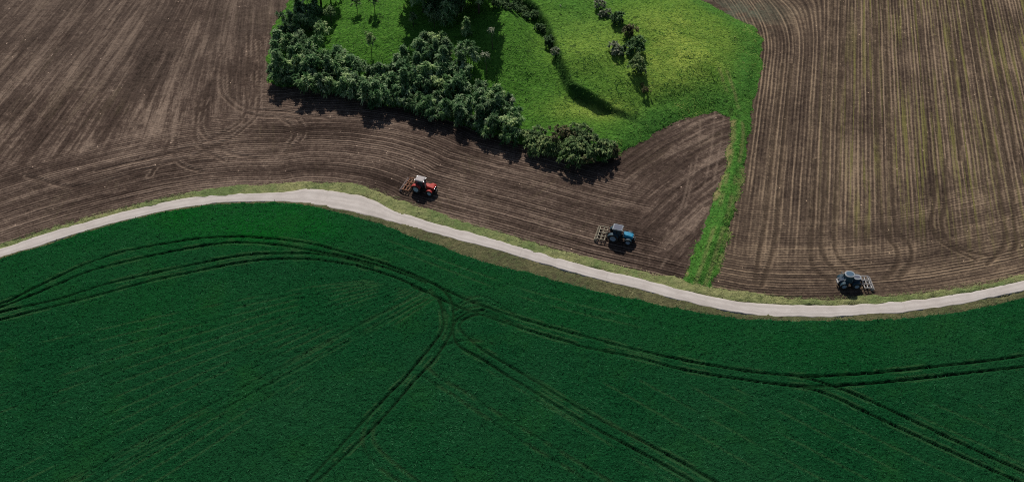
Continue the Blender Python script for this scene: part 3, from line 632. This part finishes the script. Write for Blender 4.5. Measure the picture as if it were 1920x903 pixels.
def kind(key, n, H, rad, zb, ncl, spray, slen, swid, mat, form='dome', star=0.5, tr=0.1, forks=4):
    KINDS[key] = [(crown_mesh(H * f, rad * (0.9 + 0.2 * random.random()), zb * f, ncl, spray, slen, swid, mat, 100 * len(KINDS) + i, form, star), trunk_mesh(H * f * 0.75, tr, forks, rad * .8, i))
                  for i, f in [(i, 0.88 + 0.24 * i / max(1, n - 1)) for i in range(n)]]
kind('grove', 8, 4.1, 1.4, 0.3, 32, 26, 0.78, 0.29, LEAF_GROVE, star=0.2)
kind('peaked', 4, 4.9, 1.35, 0.3, 34, 26, 0.78, 0.29, LEAF_GROVE, 'cone', 0.2)
kind('round', 4, 3.1, 1.55, 0.2, 56, 24, 0.55, 0.24, LEAF_OLIVE, star=0.25)
kind('brown', 2, 2.4, 1.25, 0.1, 44, 24, 0.45, 0.22, LEAF_BROWN, star=0.25)
kind('dark', 3, 2.2, 1.5, 0.0, 80, 26, 0.5, 0.26, LEAF_DARK, star=0.25)
kind('pale', 2, 2.0, 1.25, 0.0, 44, 24, 0.5, 0.2, LEAF_PALE, star=0.4)
kind('tall', 3, 10.0, 3.0, 1.0, 130, 24, 1.15, 0.42, LEAF_GROVE, star=0.4, tr=0.22, forks=6)
kind('slender', 3, 3.9, 0.85, 1.3, 26, 22, 0.5, 0.20, LEAF_SAPLING, star=0.25, tr=0.07, forks=3)
kind('wand', 2, 4.6, 0.45, 3.9, 5, 12, 0.75, 0.16, LEAF_PALE, star=0.2, tr=0.06, forks=2)
NTREE = 0
def tree(key, px, py, label, cat, name, group=None, size=1.0, drop=None, var=None):
    """base of the plant so that its crown's middle shows at photo pixel (px, py)"""
    global NTREE
    vs = KINDS[key]; cm, tm = vs[(NTREE if var is None else var) % len(vs)]; NTREE += 1
    zc = max(v.co.z for v in cm.vertices) * size * 0.62
    z = 0.0
    for _ in range(6):
        x, y = gp(px, py, z + zc); z = float(hill(np.array([x]), np.array([y]))[0])
    e = bpy.data.objects.new(name, None); COL.objects.link(e); e.empty_display_size = 0.3
    e.location = (float(x), float(y), z - 0.03); e.rotation_euler.z = random.uniform(0, 6.283); s = size * random.uniform(0.95, 1.05); e.scale = (s * random.uniform(.93, 1.07), s * random.uniform(.93, 1.07), s)
    e['label'] = label; e['category'] = cat
    if group: e['group'] = group
    for nm, me in (('crown', cm), ('trunk', tm)):
        o = bpy.data.objects.new(nm, me); COL.objects.link(o); o.parent = e
    return e
def fill(poly_px, spacing, key_pick, label, cat, name, group, seed, avoid=None, size=(0.85, 1.15)):
    g = random.Random(seed); P = np.array(poly_px, float); pts = list(avoid or []); lo, hi = P.min(0), P.max(0); new = []
    for _ in range(6000):
        q = (g.uniform(lo[0], hi[0]), g.uniform(lo[1], hi[1]))
        if not inpoly(np.array([q[0]]), np.array([q[1]]), P)[0]: continue
        if all(((q[0] - r[0]) / spacing) ** 2 + ((q[1] - r[1]) / (spacing * 0.82)) ** 2 > 1 for r in pts): pts.append(q); new.append(q)
    def near_line(q):
        col = [r for r in new if abs(r[0] - q[0]) < spacing * 1.1]
        return 'front' if q[1] >= max(r[1] for r in col) - spacing * 0.35 else 'back' if q[1] <= min(r[1] for r in col) + spacing * 0.3 else 'inner'
    xs = sorted(r[0] for r in new)
    for q in new:
        third = sum(r[0] <= q[0] for r in new) / len(new)
        third = 'left' if third <= 0.36 else 'middle' if third <= 0.68 else 'right'
        depth = dict(front='in front row', back='on meadow side', inner='deep inside').get(near_line(q))
        key = key_pick(g); sz = g.uniform(*size)
        word = ('small ' if sz < 0.93 else 'large ' if sz > 1.07 else '') + (dict(peaked='peaked green tree', brown='brownish bush').get(key, label))
        tree(key, q[0], q[1], f'{word} {depth}, {third} part of {group}', cat, name, group, sz)
    return pts
mixk = lambda g: g.choice(['grove', 'grove', 'grove', 'peaked'])
LEFT = [(556, 2), (600, -4), (585, 35), (558, 62), (600, 88), (628, 98), (640, 118), (585, 126), (512, 142), (508, 100), (520, 66), (540, 30)]
P1 = fill(LEFT, 19, mixk, 'bushy green tree', 'tree', 'bushy_tree', 'left flank of the grove', 3)
MID = [(512, 142), (585, 126), (640, 118), (662, 112), (690, 132), (716, 122), (722, 178), (640, 162), (560, 152), (515, 146)]
P2 = fill(MID, 19, mixk, 'bushy green tree', 'tree', 'bushy_tree', 'narrow belt of the grove', 4, P1)
BROAD = [(716, 122), (738, 118), (756, 96), (785, 82), (806, 66), (846, 78), (880, 80), (886, 100), (868, 118), (884, 140), (902, 160), (910, 190), (905, 214), (850, 205), (790, 190), (722, 178)]
P3 = fill(BROAD, 19.5, mixk, 'bushy green tree', 'tree', 'bushy_tree', 'broad clump of the grove', 5, P2)
END = [(912, 182), (935, 176), (962, 192), (966, 214), (960, 236), (930, 228), (906, 214)]
P4 = fill(END, 18, mixk, 'bushy tree', 'tree', 'bushy_tree', 'right end of the main grove', 6, P3)
CL = [(978, 246), (1010, 242), (1046, 246), (1078, 240), (1096, 246), (1110, 262), (1140, 268), (1146, 286), (1118, 296), (1084, 290), (1040, 276), (990, 266)]
P5 = fill(CL, 17, lambda g: g.choice(['round'] * 4 + ['brown']), 'olive bush', 'bush', 'rounded_bush', "low clump at the knoll's tip", 8)
for px, py, lab in ((1096, 284, 'brownish round bush at the front of the low clump'), (1150, 278, 'rusty brown bush at the right end of the low clump')):
    tree('brown', px, py, lab, 'bush', 'brownish_bush', None, 1.0)
# undergrowth along the soil edge of the grove
FRONT = [(514, 140), (532, 146), (552, 148), (572, 152), (594, 155), (616, 158), (638, 164), (660, 167), (682, 172), (704, 177), (726, 182), (748, 187), (770, 194), (792, 200),
         (814, 207), (836, 212), (858, 220), (880, 228), (902, 236), (924, 243), (944, 250), (960, 254)]
for i, (px, py) in enumerate(FRONT):
    tree('grove', px + random.uniform(-4, 4), py + random.uniform(-3, 3), 'low leafy tree rooted beside the shaded soil at the foot of the grove, ' + ('left end' if i < 4 else 'left part' if i < 8 else 'middle' if i < 13 else 'right part' if i < 18 else 'right end'), 'tree', 'bushy_tree', 'low trees along the shaded soil edge', random.uniform(0.7, 0.85))
# trees standing just above the frame whose shade fills the hollow
for px, py in ((782, -48), (800, -60), (818, -46), (836, -58), (852, -46), (868, -60), (884, -44), (902, -58), (790, -36), (826, -34), (862, -34), (896, -36), (594, -40), (612, -52), (578, -46)):
    tree('tall', px, py, 'tall dark tree at the top edge above the shaded hollow' if px > 700 else 'tall dark tree at the top edge behind the left flank of the grove', 'tree', 'tall_tree', 'tall trees at the top edge', random.uniform(0.9, 1.1))
for px, py, wh in ((822, 6, 'second from the left'), (840, 12, 'middle'), (855, 4, 'rightmost'), (834, 22, 'lowest'), (806, 12, 'leftmost')):
    tree('grove', px, py, wh + ' bushy tree of the cluster in the dark hollow at the top', 'tree', 'bushy_tree', 'bushy trees in the dark hollow', random.uniform(1.1, 1.35))
singles = [('slender', 814, 36, 'small spiky sapling alone in the dark hollow', 0.9), ('peaked', 874, 46, 'peaked green tree at the right edge of the dark hollow', 0.85),
           ('slender', 774, 35, 'thin sapling at the left edge of the dark hollow', 0.8), ('slender', 618, 22, 'pale topped sapling behind the left flank of the grove', 1.0),
           ('grove', 603, 52, 'feathery pale green tree on the open side of the left flank', 0.85), ('slender', 668, 4, 'thin dark sapling casting a long shadow at the top of the left meadow', 0.9),
           ('slender', 694, 74, 'lone leaning sapling in the middle of the left meadow', 1.05), ('wand', 923, 68, 'tall bare wand with a pale tuft, upper of the pair right of the grove', 1.15),
           ('wand', 912, 115, 'bare wand with a pinkish pale tuft, lower of the pair right of the grove', 1.1), ('slender', 700, 0, 'dark sapling cut by the top edge above the left meadow', 1.0),
           ('pale', 1041, 96, 'greyish twiggy bush on the bend of the steep bank', 0.75), ('wand', 962, 196, 'spiky pale twig sticking out of the right end of the main grove', 0.9),
           ('pale', 1123, 6, 'pale silvery bush at the top edge of the bright knoll', 1.0), ('pale', 1137, 24, 'small pale bush below the silvery one on the bright knoll', 0.8),
           ('dark', 1160, 30, 'dark rounded bush uppermost of the dark ones on the bright knoll', 0.95), ('brown', 1180, 55, 'greyish brown bush between the dark bushes on the bright knoll', 1.05),
           ('dark', 1184, 82, 'largest dark bush on the bright knoll, beside the whitish one', 1.15), ('pale', 1158, 86, 'whitish bush with a dark shaded side left of the largest dark bush', 1.05),
           ('round', 1197, 115, 'grey green bush below the largest dark bush on the bright knoll', 0.85), ('round', 1203, 131, 'small green bush tucked under the grey green one on the bright knoll', 0.65),
           ('brown', 1213, 163, 'tiny lone bush lowest on the bright knoll', 0.55), ('wand', 1050, 14, 'tiny dark twig on the slope right of the dark bank', 0.4)]
for key, px, py, lab, sz in singles:
    cat = 'bush' if 'bush' in lab else 'tree'
    tree(key, px, py, lab, cat, dict(slender='sapling', wand='bare_sapling', dark='dark_bush', pale='pale_bush', round='rounded_bush', brown='brownish_bush').get(key, 'bushy_tree'), None, sz)
for i, (px, py) in enumerate(((936, 2), (950, 0), (956, 12), (966, 4), (970, 18), (984, 12), (990, 26), (1002, 24), (1014, 40), (1020, 52), (1030, 62))):
    tree('dark', px, py, ['topmost', 'second', 'third', 'fourth', 'fifth', 'sixth', 'seventh', 'eighth', 'ninth', 'tenth', 'lowest'][i] + ' dark bush counting down the row along the steep shaded bank', 'bush', 'dark_bush', 'dark bushes along the steep bank', random.uniform(0.55, 0.85))

# ------------------------------------------------------------------ tractors and harrows
def paint(name, col, rough=0.62, spec=0.18, dust=0.35, metal=0.0):
    k = NT(name); P = k.objpos(); n = k.noise(P, 3.0, 4, 0.6)
    k.color(k.mix(k.rng(n, 0.4, 0.75, 0, dust), col, (0.14, 0.11, 0.085))); k.b.inputs['Roughness'].default_value = rough
    k.b.inputs['Specular IOR Level'].default_value = spec; k.b.inputs['Metallic'].default_value = metal; return k.m
P_RED = paint('red_paint', (0.42, 0.035, 0.028)); P_BLUE = paint('blue_paint', (0.014, 0.235, 0.40)); P_NAVY = paint('navy_paint', (0.008, 0.030, 0.062))
P_DTEAL = paint('dark_teal_paint', (0.014, 0.05, 0.075)); P_BLACK = paint('black_metal', (0.015, 0.015, 0.017)); P_TYRE = paint('rubber', (0.016, 0.016, 0.017), 0.85, 0.2, 0.5)
P_ROOFP = paint('pale_roof', (0.33, 0.295, 0.295), dust=0.2); P_ROOFG = paint('grey_roof_panel', (0.075, 0.085, 0.125), dust=0.12); P_WHITE = paint('off_white', (0.25, 0.27, 0.29), dust=0.2)
P_RIMG = paint('pale_rim', (0.36, 0.47, 0.50), dust=0.25); P_RIMB = paint('blue_grey_rim', (0.25, 0.33, 0.40), dust=0.25); P_LAMP = paint('lamp_glass', (0.62, 0.62, 0.58), 0.2, 0.6, 0.1)
P_RUST = paint('rusty_steel', (0.26, 0.115, 0.062), 0.8, 0.2, 0.5); P_STRAW = paint('weathered_steel', (0.30, 0.265, 0.195), 0.8, 0.2, 0.5); P_GREY = paint('bare_grey_steel', (0.36, 0.345, 0.335), 0.6, 0.3, 0.35)
P_REDFADE = paint('grey_red_steel', (0.22, 0.17, 0.16), 0.8, 0.2, 0.4)
kg = NT('cab_glass'); kg.color((0.03, 0.05, 0.065)); kg.b.inputs['Roughness'].default_value = 0.08; kg.b.inputs['Specular IOR Level'].default_value = 0.6; GLASS = kg.m
kg = NT('blue_cab_glass'); kg.color((0.03, 0.065, 0.09)); kg.b.inputs['Roughness'].default_value = 0.08; kg.b.inputs['Specular IOR Level'].default_value = 0.6; GLASS_B = kg.m
def box(bm, c, s, taper=None, bev=0.0):
    """box with centre c and size s; taper=(x, y) shrinks the top"""
    tx, ty = taper or (1, 1); hx, hy, hz = s[0] / 2, s[1] / 2, s[2] / 2
    b = bmesh.ops.create_cube(bm, size=1)['verts']
    for v in b:
        top = v.co.z > 0; v.co = Vector((math.copysign(hx * (tx if top else 1), v.co.x), math.copysign(hy * (ty if top else 1), v.co.y), math.copysign(hz, v.co.z))) + Vector(c)
    if bev:
        ed = list({e for v in b for e in v.link_edges}); bmesh.ops.bevel(bm, geom=ed, offset=bev, segments=2, affect='EDGES', profile=0.5)
def prism(bm, prof, y0, y1, bev=0.0):
    """side profile (x, z) drawn out from y0 to y1"""
    a = [bm.verts.new((x, y0, z)) for x, z in prof]; b = [bm.verts.new((x, y1, z)) for x, z in prof]; n = len(prof)
    fs = [bm.faces.new(a), bm.faces.new(b[::-1])] + [bm.faces.new((a[i], b[i], b[(i + 1) % n], a[(i + 1) % n])) for i in range(n)]
    if bev: bmesh.ops.bevel(bm, geom=list({e for f in fs for e in f.edges}), offset=bev, segments=2, affect='EDGES', profile=0.5)
def bar(bm, p, q, w, h=None):
    p, q = Vector(p), Vector(q); d = q - p; m = Matrix.Translation((p + q) / 2) @ d.to_track_quat('X', 'Z').to_matrix().to_4x4() @ Matrix.Diagonal((d.length, w, h or w, 1))
    bmesh.ops.create_cube(bm, size=1, matrix=m)
def lathe(bm, prof, seg=28):
    """profile (radius, y) spun round the Y axis"""
    rings = [[bm.verts.new((r * math.cos(2 * math.pi * k / seg), y, r * math.sin(2 * math.pi * k / seg))) for k in range(seg)] for r, y in prof]
    for a, b in zip(rings[:-1], rings[1:]):
        for k in range(seg): bm.faces.new((a[k], a[(k + 1) % seg], b[(k + 1) % seg], b[k]))
    return rings
def part(name, bm, mat, parent, loc=(0, 0, 0), smooth=False, label=None):
    me = bm_mesh(name, bm, mat, smooth); o = bpy.data.objects.new(name, me); COL.objects.link(o); o.parent = parent; o.location = loc
    if label: o['label'] = label
    return o
def root(name, label, cat, px, py, heading, group=None, rock=0.0):
    x, y = gp(px, py); e = bpy.data.objects.new(name, None); COL.objects.link(e); e.location = (float(x), float(y), -0.02); e.rotation_euler = (0, rock, heading)
    e['label'] = label; e['category'] = cat
    if group: e['group'] = group
    return e
def wheel(parent, x, y, r, w, rimmat):
    bm = bmesh.new(); ri = r * 0.58
    rr = lathe(bm, [(ri, -w * .42), (r * .86, -w * .5), (r * .97, -w * .40), (r, 0), (r * .97, w * .40), (r * .86, w * .5), (ri, w * .42), (ri, -w * .42)])
    for k in range(20):                                   # lugs
        a = 2 * math.pi * k / 20
        for sgn in (-1, 1):
            p = Vector((math.cos(a) * r, 0, math.sin(a) * r)); q = Vector((math.cos(a + .16) * r * .985, sgn * w * .47, math.sin(a + .16) * r * .985)); bar(bm, p, q, .07, .05)
    o = part('wheel', bm, P_TYRE, parent, (x, y, r))
    bm = bmesh.new(); sg = 1 if y > 0 else -1
    lathe(bm, [(ri * 1.01, -sg * w * .40), (ri * 1.01, sg * w * .43), (ri * .9, sg * w * .40), (ri * .55, sg * w * .16), (ri * .30, sg * w * .18), (ri * .26, sg * w * .34), (0.001, sg * w * .34)], 24)
    for k in range(8):
        a = 2 * math.pi * k / 8; bmesh.ops.create_icosphere(bm, subdivisions=1, radius=.035, matrix=Matrix.Translation((math.cos(a) * ri * .42, sg * w * .2, math.sin(a) * ri * .42)))
    part('rim', bm, rimmat, o)
    return o
def fender(parent, x, y, r, w, mat, a0, a1, wheel_r):
    bm = bmesh.new(); n = 10; A = []
    for k in range(n + 1):
        a = R(a0 + (a1 - a0) * k / n); c, s = math.cos(a), math.sin(a)
        A.append([bm.verts.new((rr * c, yy, rr * s)) for rr, yy in ((r, -w / 2), (r, w / 2), (r + .05, w / 2), (r + .05, -w / 2))])
    for a, b in zip(A[:-1], A[1:]):
        for k in range(4): bm.faces.new((a[k], a[(k + 1) % 4], b[(k + 1) % 4], b[k]))
    bm.faces.new(A[0]); bm.faces.new(A[-1][::-1])
    part('fender', bm, mat, parent, (x, y, wheel_r))
def classic_tractor(label, px, py, heading, hoodmat, fendmat, rimmat, roofmat, panelmat, L=1.0):
    """row-crop tractor, +X forwards: big rear wheels, smaller front ones, cab over the rear axle"""
    t = root('tractor', label, 'tractor', px, py, heading, 'tractors working the fields')
    rr, fr = 0.86, 0.62; xr, xf = -0.95, 1.65
    bm = bmesh.new(); box(bm, (-0.2, 0, .85), (2.3, .62, .55), (1, .9), .04); box(bm, (1.35, 0, .78), (1.5, .5, .42), (1, .9), .03); box(bm, (xr, 0, rr), (.34, 1.5, .34), None, .03); box(bm, (xf, 0, fr), (.22, 1.5, .2), None, .02)
    part('chassis', bm, P_BLACK, t)
    bm = bmesh.new(); prism(bm, [(.55, 1.0), (2.25, .95), (2.36, 1.05), (2.34, 1.42), (2.15, 1.58), (1.3, 1.72), (.55, 1.76)], -.43, .43, .07); part('hood', bm, hoodmat, t, smooth=False)
    bm = bmesh.new(); box(bm, (2.375, 0, 1.14), (.05, .62, .34), None, .015)
    for k in range(5): box(bm, (2.41, 0, 1.02 + .06 * k), (.02, .56, .018))
    part('grille', bm, P_BLACK, t)
    for s in (-1, 1):
        bm = bmesh.new(); box(bm, (2.37, s * .27, 1.40), (.06, .2, .12), None, .02); part('headlight', bm, P_LAMP, t)
    bm = bmesh.new()
    for k in range(6): box(bm, (2.58, -.35 + .14 * k, .72), (.34, .11, .42), None, .02)
    box(bm, (2.38, 0, .7), (.16, .7, .14)); part('front_weight', bm, P_BLACK, t)
    for x, r, w in ((xr, rr, .52), (xf, fr, .40)):
        for s in (-1, 1): wheel(t, x, s * .90, r, w, rimmat)
    for s in (-1, 1):
        fender(t, xr, s * .93, rr + .08, .56, fendmat, 28, 168, rr); fender(t, xf, s * .92, fr + .07, .40, fendmat, 40, 150, fr)
    # cab
    bm = bmesh.new(); box(bm, (-.45, 0, 1.22), (1.55, 1.12, .28), None, .03)
    for sx, sy in ((.30, 1), (.30, -1), (-1.16, 1), (-1.16, -1), (-.52, 1), (-.52, -1)): bar(bm, (sx, sy * .60, 1.3), (sx * .9 - .03, sy * .63, 2.56), .08, .08)
    for s in (-1, 1): bar(bm, (.28, s * .62, 1.34), (-1.14, s * .62, 1.34), .07)
    part('cab_frame', bm, P_BLACK, t)
    bm = bmesh.new(); prism(bm, [(.27, 1.36), (.30, 1.36), (.25, 2.55), (.22, 2.55)], -.58, .58); part('windscreen', bm, GLASS, t)
    bm = bmesh.new(); prism(bm, [(-1.16, 1.36), (-1.13, 1.36), (-1.06, 2.55), (-1.09, 2.55)], -.58, .58); part('rear_window', bm, GLASS, t)
    for s in (-1, 1):
        bm = bmesh.new(); prism(bm, [(.24, 1.38), (-.48, 1.38), (-.50, 2.52), (.20, 2.52)], s * .605, s * .625); d = part('door', bm, GLASS, t)
        bm = bmesh.new(); box(bm, (-.38, s * .645, 1.6), (.05, .04, .18)); part('handle', bm, P_GREY, d)
        bm = bmesh.new(); prism(bm, [(-.56, 1.38), (-1.10, 1.38), (-1.04, 2.52), (-.56, 2.52)], s * .605, s * .625); part('side_window', bm, GLASS, t)
    bm = bmesh.new(); box(bm, (-.43, 0, 2.66), (1.74, 1.50, .22), (.93, .92), .07); rf = part('roof', bm, roofmat, t)
    bm = bmesh.new(); box(bm, (-.43, 0, 2.776), (1.36, 1.12, .03), None, .012); part('roof_panel', bm, panelmat, rf)
    for sx in (.45, -1.28):
        for s in (-.5, .5):
            bm = bmesh.new(); box(bm, (sx, s, 2.62), (.06, .2, .1), None, .015); part('work_light', bm, P_LAMP, t)
    bm = bmesh.new(); box(bm, (-.6, 0, 1.5), (.5, .5, .14), None, .04); box(bm, (-.84, 0, 1.8), (.12, .48, .55), None, .04); part('seat', bm, P_BLACK, t)
    bm = bmesh.new(); tube_bm(bm, [(.72, -.5, 1.2), (.72, -.5, 2.0), (.72, -.5, 2.5), (.67, -.5, 2.66)], [.07, .08, .05, .05], 10); part('exhaust', bm, P_GREY, t, smooth=True)
    for s in (-1, 1):
        bm = bmesh.new(); bar(bm, (.30, s * .64, 2.3), (.42, s * 1.02, 2.3), .03); box(bm, (.42, s * 1.06, 2.2), (.05, .18, .32), None, .015); part('mirror', bm, P_BLACK, t)
        bm = bmesh.new(); box(bm, (.10, s * .78, .62), (.4, .3, .04)); box(bm, (.10, s * .78, .92), (.4, .26, .04)); bar(bm, (-.1, s * .68, .6), (-.1, s * .68, 1.15), .04); part('step', bm, P_BLACK, t)
    bm = bmesh.new()
    for s in (-1, 1): bar(bm, (-1.2, s * .3, .7), (-2.0, s * .42, .55), .07); bar(bm, (-1.25, s * .3, 1.2), (-1.9, s * .4, .6), .05)
    bar(bm, (-1.25, 0, 1.15), (-2.05, 0, 1.0), .06); part('hitch', bm, P_BLACK, t)
    return t
def harrow(label, tr, mats, width, length, gap, long_n, cross, raised=0.55, roller=True, curved=False):
    """mounted cultivator behind tractor tr: beams across, bars along, tines, crumbler roller"""
    e = bpy.data.objects.new('harrow', None); COL.objects.link(e); e.rotation_euler = tr.rotation_euler
    off = Matrix.Rotation(tr.rotation_euler.z, 4, 'Z') @ Vector((-gap, 0, 0)); e.location = tr.location + off
    e['label'] = label; e['category'] = 'harrow'; e['group'] = 'harrows mounted behind the tractors'
    W = width / 2; z = raised
    for k, x in enumerate(cross):
        bm = bmesh.new(); box(bm, (-x, 0, z), (.14, width, .12), None, .015); part('cross_beam', bm, mats[0] if k else mats[1], e)
    for k in range(long_n):
        y = -W * .96 + 2 * W * .96 * k / (long_n - 1); bm = bmesh.new(); box(bm, (-length / 2, y, z + .125), (length, .12, .10), None, .012); part('long_bar', bm, mats[1], e)
    for k, x in enumerate(cross):
        for j in range(9):
            y = -W * .92 + 2 * W * .92 * (j + .5 * (k % 2) - .1) / 9; bm = bmesh.new()
            bar(bm, (-x, y, z - .05), (-x - .16, y, z - .28), .05); bar(bm, (-x - .16, y, z - .28), (-x + .02, y, -.04), .06, .03); part('tine', bm, P_BLACK, e)
    if roller:
        bm = bmesh.new(); xr = -length - .12; r = .26
        for j in range(8):
            a = 2 * math.pi * j / 8; bar(bm, (xr + r * math.cos(a), -W, r + .02 + r * math.sin(a)), (xr + r * math.cos(a + .35), W, r + .02 + r * math.sin(a + .35)), .05, .05)
        for y in (-W, -W / 3, W / 3, W):
            bmesh.ops.create_cone(bm, cap_ends=True, segments=14, radius1=r * .9, radius2=r * .9, depth=.03, matrix=Matrix.Translation((xr, y, r + .02)) @ Matrix.Rotation(math.pi / 2, 4, 'X'))
        part('roller', bm, mats[2], e)
        for s in (-1, 1):
            bm = bmesh.new(); bar(bm, (-length + .1, s * W, z + .05), (xr, s * W, .3), .08); part('roller_arm', bm, mats[2], e)
    bm = bmesh.new(); bar(bm, (0, -.42, z), (.12, -.42, z), .1); bar(bm, (0, .42, z), (.12, .42, z), .1); bar(bm, (-.1, -.35, z), (-.02, 0, z + .55), .08); bar(bm, (-.1, .35, z), (-.02, 0, z + .55), .08); bar(bm, (-.02, 0, z + .52), (-length * .8, 0, z + .15), .06)
    part('headstock', bm, mats[1], e)
    return e
t1 = classic_tractor('red tractor with a pale square roof beside the lane', 794, 357, R(-21), P_RED, P_RED, P_RIMG, P_ROOFP, P_ROOFP)
harrow('rusty brown harrow behind the red tractor', t1, (P_RUST, P_RUST, P_REDFADE), 3.5, 1.45, 2.15, 4, (.1, .65, 1.2))
t2 = classic_tractor('bright blue tractor with a grey roof in the ploughed field below the knoll', 1161, 448, R(-17), P_BLUE, P_DTEAL, P_RIMB, P_WHITE, P_ROOFG)
harrow('straw coloured slatted harrow behind the bright blue tractor', t2, (P_STRAW, P_STRAW, P_STRAW), 3.3, 1.5, 2.2, 5, (.1, .75, 1.4))
def twin_tractor(label, px, py, heading):
    """compact navy tractor with equal wheels, an oval cab roof in front and a rounded tank behind it"""
    t = root('tractor', label, 'tractor', px, py, heading, 'tractors working the fields'); r = 0.62; xr, xf = -1.02, 1.02
    bm = bmesh.new(); box(bm, (0, 0, .78), (3.3, .62, .46), (1, .9), .05); box(bm, (xr, 0, r), (.26, 1.4, .26)); box(bm, (xf, 0, r), (.26, 1.4, .26)); part('chassis', bm, P_BLACK, t)
    for x in (xr, xf):
        for s in (-1, 1): wheel(t, x, s * .84, r, .46, P_RIMB); fender(t, x, s * .84, r + .09, .52, P_DTEAL, 12, 168, r)
    bm = bmesh.new(); prism(bm, [(.95, .9), (1.78, .86), (1.86, 1.0), (1.8, 1.32), (1.5, 1.46), (.95, 1.5)], -.48, .48, .07); part('hood', bm, P_NAVY, t)
    for s in (-1, 1):
        bm = bmesh.new(); box(bm, (1.85, s * .3, 1.16), (.08, .22, .16), None, .03); part('headlight', bm, P_LAMP, t)
        bm = bmesh.new(); bar(bm, (.98, s * .6, 2.0), (1.25, s * .86, 2.0), .04); box(bm, (1.27, s * .9, 1.92), (.08, .2, .3), None, .02); part('mirror', bm, P_WHITE, t)
    bm = bmesh.new(); box(bm, (1.95, 0, .78), (.2, .9, .34), None, .04); part('bumper', bm, P_GREY, t)
    bm = bmesh.new(); box(bm, (.35, 0, 1.15), (1.35, 1.16, .5), None, .05)
    for sx, sy in ((.95, 1), (.95, -1), (-.28, 1), (-.28, -1)): bar(bm, (sx, sy * .56, 1.35), (.34 + (sx - .34) * .86, sy * .54, 2.4), .08)
    part('cab_frame', bm, P_DTEAL, t)
    for nm, prof in (('windscreen', [(.96, 1.42), (.93, 1.42), (.85, 2.38), (.88, 2.38)]), ('rear_window', [(-.29, 1.42), (-.26, 1.42), (-.19, 2.38), (-.22, 2.38)])):
        bm = bmesh.new(); prism(bm, prof, -.52, .52); part(nm, bm, GLASS_B, t)
    for s in (-1, 1):
        bm = bmesh.new(); prism(bm, [(.90, 1.42), (-.24, 1.42), (-.18, 2.36), (.82, 2.36)], s * .55, s * .575); d = part('door', bm, GLASS_B, t)
        bm = bmesh.new(); box(bm, (-.1, s * .59, 1.6), (.05, .04, .18)); part('handle', bm, P_GREY, d)
    def oval(nm, mat, cx, cz, rx, ry, h, par):
        bm = bmesh.new(); n = 28; rings = []
        for z, f in ((-h / 2, .95), (0, 1.0), (h * .35, .96), (h / 2, .86)):
            rings.append([bm.verts.new((cx + rx * f * math.copysign(abs(math.cos(a)) ** .8, math.cos(a)), ry * f * math.copysign(abs(math.sin(a)) ** .8, math.sin(a)), cz + z)) for a in (2 * math.pi * k / n for k in range(n))])
        for a, b in zip(rings[:-1], rings[1:]):
            for k in range(n): bm.faces.new((a[k], a[(k + 1) % n], b[(k + 1) % n], b[k]))
        bm.faces.new(rings[-1]); bm.faces.new(rings[0][::-1]); return part(nm, bm, mat, par)
    rf = oval('roof', P_WHITE, .34, 2.47, .82, .72, .18, t); oval('roof_panel', paint('blue_roof_panel', (.045, .095, .15), dust=.12), .34, 2.56, .60, .50, .04, rf)
    tk = oval('tank', P_NAVY, -1.0, 1.42, .72, .62, .72, t); lid = oval('tank_rim', P_WHITE, -1.0, 1.80, .70, .60, .10, tk); oval('tank_cover', P_ROOFG, -1.0, 1.855, .48, .30, .03, tk)
    bm = bmesh.new(); tube_bm(bm, [(1.0, -.52, 1.3), (1.0, -.52, 2.1), (.96, -.52, 2.25)], [.06, .06, .05], 10); part('exhaust', bm, P_GREY, t)
    bm = bmesh.new()
    for s in (-1, 1): bar(bm, (-1.5, s * .3, .7), (-2.05, s * .4, .6), .07)
    bar(bm, (-1.55, 0, 1.05), (-2.05, 0, 1.0), .06); part('hitch', bm, P_BLACK, t)
    return t
t3 = twin_tractor('small navy tractor with an oval white roof near the lane on the right', 1590, 533, R(180))
harrow('pale grey harrow behind the small navy tractor', t3, (P_GREY, P_GREY, P_GREY), 2.7, 1.3, 2.15, 4, (.1, .6, 1.2))
